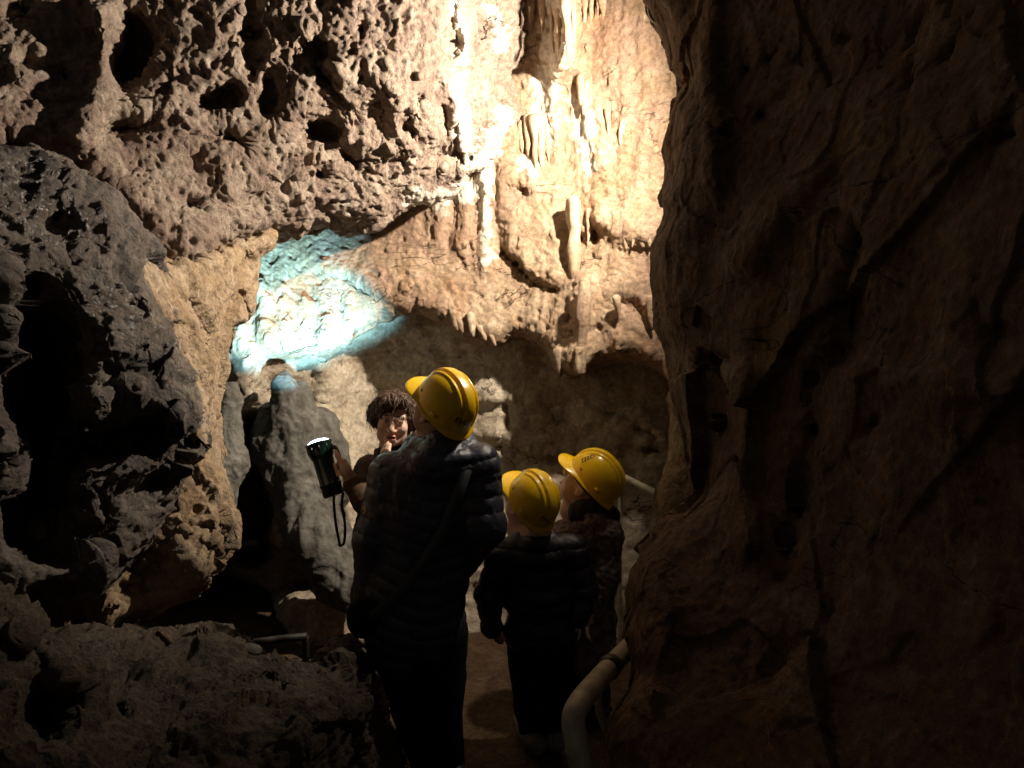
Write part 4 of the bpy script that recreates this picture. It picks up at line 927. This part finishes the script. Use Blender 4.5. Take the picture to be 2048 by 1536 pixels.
E((.004, .125, -.035), (.058, .062, .078), .012, -1)
cloth(B, 'hair', M['hair'], guide, lambda p, n: .020 * fbm(p * np.array([14, 14, 9]), 3, seed=5) + .009 * fbm((p + .02 * np.stack([perlin(p * 12, 3)] * 3, 1)) * np.array([75, 75, 16]), 3, seed=9))
hv = np.array([v_.co for v_ in bpy.data.objects['hair.001' if 'hair.001' in bpy.data.objects else 'hair'].data.vertices]); hn = hv - hg.o; hn /= np.linalg.norm(hn, axis=1)[:, None]; rh = random.Random(3); vs, qs = [], []
for k in range(420):
    i_ = rh.randrange(len(hv)); p0, n0 = hv[i_], hn[i_]
    if (p0 - hg.o) @ hg.F > .05 and (p0 - hg.o) @ hg.U < .05: continue
    t = np.array([rh.gauss(0, .5), rh.gauss(0, .5), -1.0]); t = t - n0 * (t @ n0); t /= np.linalg.norm(t) + 1e-6; L = rh.uniform(.03, .065)
    pts = [p0 - n0 * .004 - t * L * .4, p0 + n0 * .004, p0 + t * L * .4 + n0 * .004, p0 + t * L * .75 + n0 * rh.uniform(-.006, .010)]
    v, q = tube(pts, [.0016, .0019, .0015, .0006], 5, cap=False); qs.append(q + sum(len(x) for x in vs)); vs.append(v)
tag(mesh_obj('hair_strands', np.concatenate(vs), np.concatenate(qs), M['hair'], guide), kind='stuff')
B = Body([-1.05, 3.3, 0.3], [-0.32, 4.05, 1.45], .009)
B.ball(P(785, 985, 3.75), (.185, .12, .17), None, .06).ball(P(782, 1080, 3.76), (.19, .135, .22), None, .06).ball(P(782, 1190, 3.76), (.20, .15, .2), None, .06).limb([gn - [0, -.02, .04], gs], [.06, .062], .05).limb([gn - [0, -.02, .06], ls], [.07, .075], .05)
B.limb([gs, ge, gw + (ge - gw) * .30], [.064, .062, .050], .03).limb([ls, le, lw + (le - lw) * .2], [.075, .066, .052], .03)
B.limb([P(758, 905, 3.70), P(760, 935, 3.62), P(772, 985, 3.6)], [.02, .03, .024], .02).limb([P(825, 905, 3.70), P(815, 935, 3.62), P(800, 985, 3.6)], [.02, .03, .024], .02)
cloth(B, 'coat', M['coat'], guide, folds(.016, 21, .003), sub=False)
B = Body(P(740, 1000, 3.7) - .12, P(830, 885, 3.7) + .12, .009); B.limb([P(772, 905, 3.66), P(790, 898, 3.62), P(810, 905, 3.66)], [.04, .045, .04], .03).ball(P(785, 950, 3.66), (.07, .06, .10), None, .03); cloth(B, 'scarf', M['black'], guide, folds(.01, 31), sub=False)
cuff = [gw + (ge - gw) * .22, gw + (ge - gw) * .42]; v, q = tube(cuff, [.045, .052], 16); mesh_obj('cuff', v, q, M['black'], guide)

# ---------------------------------------------------------------- the hand torch
torch = empty('hand_torch', TB, 'dark green hand torch shining a blue-white beam upwards, held by the woman', 'torch')
def lathe(prof, axis_o, axis, n=28):
    """prof: (distance along axis, radius)"""
    a = np.asarray(axis); x = np.cross(a, [0, 1, 0.2]); x /= np.linalg.norm(x); y = np.cross(a, x); vs = []
    for d, r in prof:
        for k in range(n): t = 2 * math.pi * k / n; vs.append(axis_o + a * d + (x * math.cos(t) + y * math.sin(t)) * r)
    m = len(prof); q = [(i * n + k, i * n + (k + 1) % n, (i + 1) * n + (k + 1) % n, (i + 1) * n + k) for i in range(m - 1) for k in range(n)]
    return np.array(vs), np.array(q)
Lt = float(np.linalg.norm(TL - TB))
v, q = lathe([(0, .001), (0, .044), (.006, .049), (.05, .049), (.052, .052), (.06, .052), (.062, .049), (Lt - .10, .049), (Lt - .08, .050)], TB, tax); mesh_obj('battery_case', v, q, M['torch'], torch)
v, q = lathe([(Lt - .08, .050), (Lt - .065, .057), (Lt - .05, .061), (Lt - .012, .061), (Lt - .010, .064), (Lt - .001, .064), (Lt, .060), (Lt - .003, .056)], TB, tax); hd = mesh_obj('lamp_head', v, q, M['torch'], torch)
for k in range(10):
    a = 2 * math.pi * k / 10; x = np.cross(tax, [0, 1, .2]); x /= np.linalg.norm(x); y = np.cross(tax, x); r = x * math.cos(a) + y * math.sin(a)
    v, q = tube([TB + tax * (Lt - .047) + r * .0605, TB + tax * (Lt - .014) + r * .0605], [.004, .004], 6); mesh_obj('grip_rib', v, q, M['torch'], hd)
v, q = lathe([(Lt - .004, .057), (Lt + .006, .050), (Lt + .013, .036), (Lt + .017, .018), (Lt + .018, .001)], TB, tax); mesh_obj('lens', v, q, M['lens'], torch)
v, q = tube(curve_pts([TB + tax * .02 + hx * .040, TB + tax * .015 + hx * .075, TB + tax * .06 + hx * .084, TB + tax * (Lt - .08) + hx * .084, TB + tax * (Lt - .045) + hx * .074, TB + tax * (Lt - .045) + hx * .05], 5), [.010] * 26, 10); mesh_obj('handle', v, q, M['dark_plastic'], torch)
for pts in ([TB + hx * .0, P(668, 1010, 3.6), P(672, 1050, 3.6), P(680, 1092, 3.6)], [TB + hx * .05, P(684, 1012, 3.58), P(690, 1050, 3.58), P(688, 1085, 3.59), P(680, 1092, 3.6)]):
    c_ = curve_pts(pts, 5); v, q = tube(c_, [.0065] * len(c_), 8); mesh_obj('wrist_strap', v, q, M['dark_plastic'], torch)
# ---------------------------------------------------------------- rails, loose stones, lamp housing
def rail(label, pts, r, mat, posts=(), collars=()):
    o = empty('handrail', (pts[0][0], pts[0][1], 0), label, 'handrail')
    c = curve_pts(pts, 7); v, q = tube(c, [r] * len(c), 18); mesh_obj('rail', v, q, M[mat], o)
    for pp_, rr in posts:
        c = curve_pts(pp_, 6); v, q = tube(c, [rr] * len(c), 12); mesh_obj('post', v, q, M[mat], o)
    for a, b, rr in collars: v, q = tube([a, b], [rr, rr], 18); mesh_obj('collar', v, q, M['rust'], o)
    return o
rail('cream painted pipe handrail bending down at the foot of the right wall', [P(1330, 1225, 2.75), P(1285, 1270, 2.55), P(1250, 1303, 2.36), P(1215, 1340, 2.16), P(1178, 1382, 1.96), P(1156, 1412, 1.86), P(1147, 1440, 1.82), P(1152, 1480, 1.80), P(1166, 1560, 1.76), P(1185, 1700, 1.72), P(1195, 1850, 1.72)], .030, 'rail',
     [([P(1212, 1345, 2.17), P(1200, 1378, 2.16), P(1197, 1408, 2.15), P(1205, 1440, 2.15), P(1222, 1475, 2.15), P(1240, 1500, 2.15), P(1245, 1700, 2.15)], .0125)], [(P(1223, 1330, 2.205), P(1216, 1338, 2.165), .0345)])
rail('pale thin handrail against the far wall, right of the rightmost hard hat', [P(1180, 920, 4.42), P(1240, 950, 4.22), P(1290, 975, 4.05), P(1345, 1003, 3.9)], .017, 'rail', [([P(1240, 950, 4.22), P(1240, 1050, 4.22), P(1240, 1330, 4.22)], .012)])
rail('dark steel handrail stub beyond the crumbly ledge', [P(440, 1296, 2.95), P(500, 1287, 3.0), P(560, 1279, 3.05), P(612, 1273, 3.1)], .017, 'rust', [([P(611, 1273, 3.1), P(611, 1330, 3.1), P(611, 1450, 3.1)], .016), ([P(440, 1296, 2.95), P(440, 1400, 2.95), P(440, 1520, 2.95)], .016)])
def stone(c, r, label, mat, seed):
    v, q = sphere(np.zeros(3), 1.0, 20); n = v.copy(); v = v * np.asarray(r); v = v + n * (0.35 * min(r) * fbm(n * 1.6, 3, seed=seed))[:, None]; c = np.asarray(c) 
    o = mesh_obj('loose_stone', v + c, q, M[mat]); return tag(o, label, 'stone', 'loose stones on the crumbly ledge')
def on_ledge(px, py): return P(px, py, F.at(px, py + 14) + .02)
stone(on_ledge(566, 1322), (.022, .018, .014), 'small pale rounded stone on the crumbly ledge, left of two', 'calcite', 3)
stone(on_ledge(648, 1303), (.028, .02, .011), 'flat tan stone lying on the crumbly ledge near its right end', 'granular', 5)
stone(on_ledge(638, 1332), (.026, .02, .013), 'brown stone just below the flat tan stone on the ledge', 'granular', 8)
stone(on_ledge(500, 1302), (.038, .03, .022), 'large pale wet stone on the edge of the crumbly ledge', 'calcite', 9)
sliver, q = tube([P(318, 1262, 2.42), P(332, 1275, 2.40), P(345, 1288, 2.38)], [.008, .012, .009], 7); tag(mesh_obj('loose_stone', sliver, q, M['granular'], shade=False), 'thin upright splinter of rock on the crumbly ledge', 'stone', 'loose stones on the crumbly ledge')
# floodlight on its bracket, above the edge of the right wall
fd = np.array(FLOOD_DIR, float); fd /= np.linalg.norm(fd); fpos = np.array(FLOOD_POS) - fd * .03
lamp = empty('floodlight', fpos, 'black floodlight with a coiled cable on the top edge of the right wall', 'floodlight')
side = np.cross(fd, [0, 0, 1]); side /= np.linalg.norm(side); lup = np.cross(side, fd); R = np.stack([side, fd, lup], 1)
v, q = box(fpos - fd * .05, (.20, .08, .16), R); mesh_obj('housing', v, q, M['dark_plastic'], lamp, False)
v, q = box(fpos - fd * .004, (.17, .006, .13), R); mesh_obj('glass', v, q, M['lamp_glass'], lamp, False)
for k in range(5): v, q = box(fpos - fd * .105 + side * (k - 2) * .035, (.006, .03, .14), R); mesh_obj('cooling_fin', v, q, M['dark_plastic'], lamp, False)
v, q = tube([fpos - fd * .05 - side * .12, fpos - fd * .05 - side * .12 + lup * .16, fpos - fd * .05 + side * .12 + lup * .16, fpos - fd * .05 + side * .12], [.008] * 4, 8); mesh_obj('bracket', v, q, M['dark_plastic'], lamp)
v, q = tube([fpos - fd * .05 + lup * .16, fpos - fd * .05 + lup * .9], [.012, .012], 8); mesh_obj('stem', v, q, M['dark_plastic'], lamp)
c = [P(1312 + 13 * math.cos(a), 22 + 24 * math.sin(a) - 1.2 * i, 2.98 + .012 * i) for i, a in enumerate(np.linspace(0, 6 * math.pi, 40))]
c = curve_pts([fpos - fd * .09, fpos - fd * .2 + [0.02, 0, -.1], P(1318, -30, 2.98)] + c + [P(1345, 60, 3.0), P(1380, 90, 2.95)], 3); v, q = tube(c, [.0085] * len(c), 8); mesh_obj('cable', v, q, M['dark_plastic'], lamp)
# ---------------------------------------------------------------- the two lamps that light the cave
fl = bpy.data.lights.new('floodlight_beam', 'SPOT'); fl.energy = FLOOD_W; fl.color = (1.0, 0.875, 0.72)
fl.spot_size = rad(154); fl.spot_blend = 1.0; fl.shadow_soft_size = 0.03
flo = bpy.data.objects.new('floodlight_beam', fl); COL.objects.link(flo); flo.location = FLOOD_POS
flo.rotation_euler = V(FLOOD_DIR).to_track_quat('-Z', 'Y').to_euler()
TORCH_POS = TL + tax * .03; TORCH_AIM = P(594, 658, 4.5)
tl = bpy.data.lights.new('torch_beam', 'SPOT'); tl.energy = TORCH_W; tl.color = (0.32, 0.75, 1.0)
tl.spot_size = rad(38); tl.spot_blend = 1.0; tl.shadow_soft_size = 0.03
tlo = bpy.data.objects.new('torch_beam', tl); COL.objects.link(tlo); tlo.location = V(TORCH_POS)
tlo.scale = (1.65, 1.0, 1.0)
tlo.rotation_euler = (V(TORCH_AIM) - V(TORCH_POS)).to_track_quat('-Z', 'Y').to_euler()
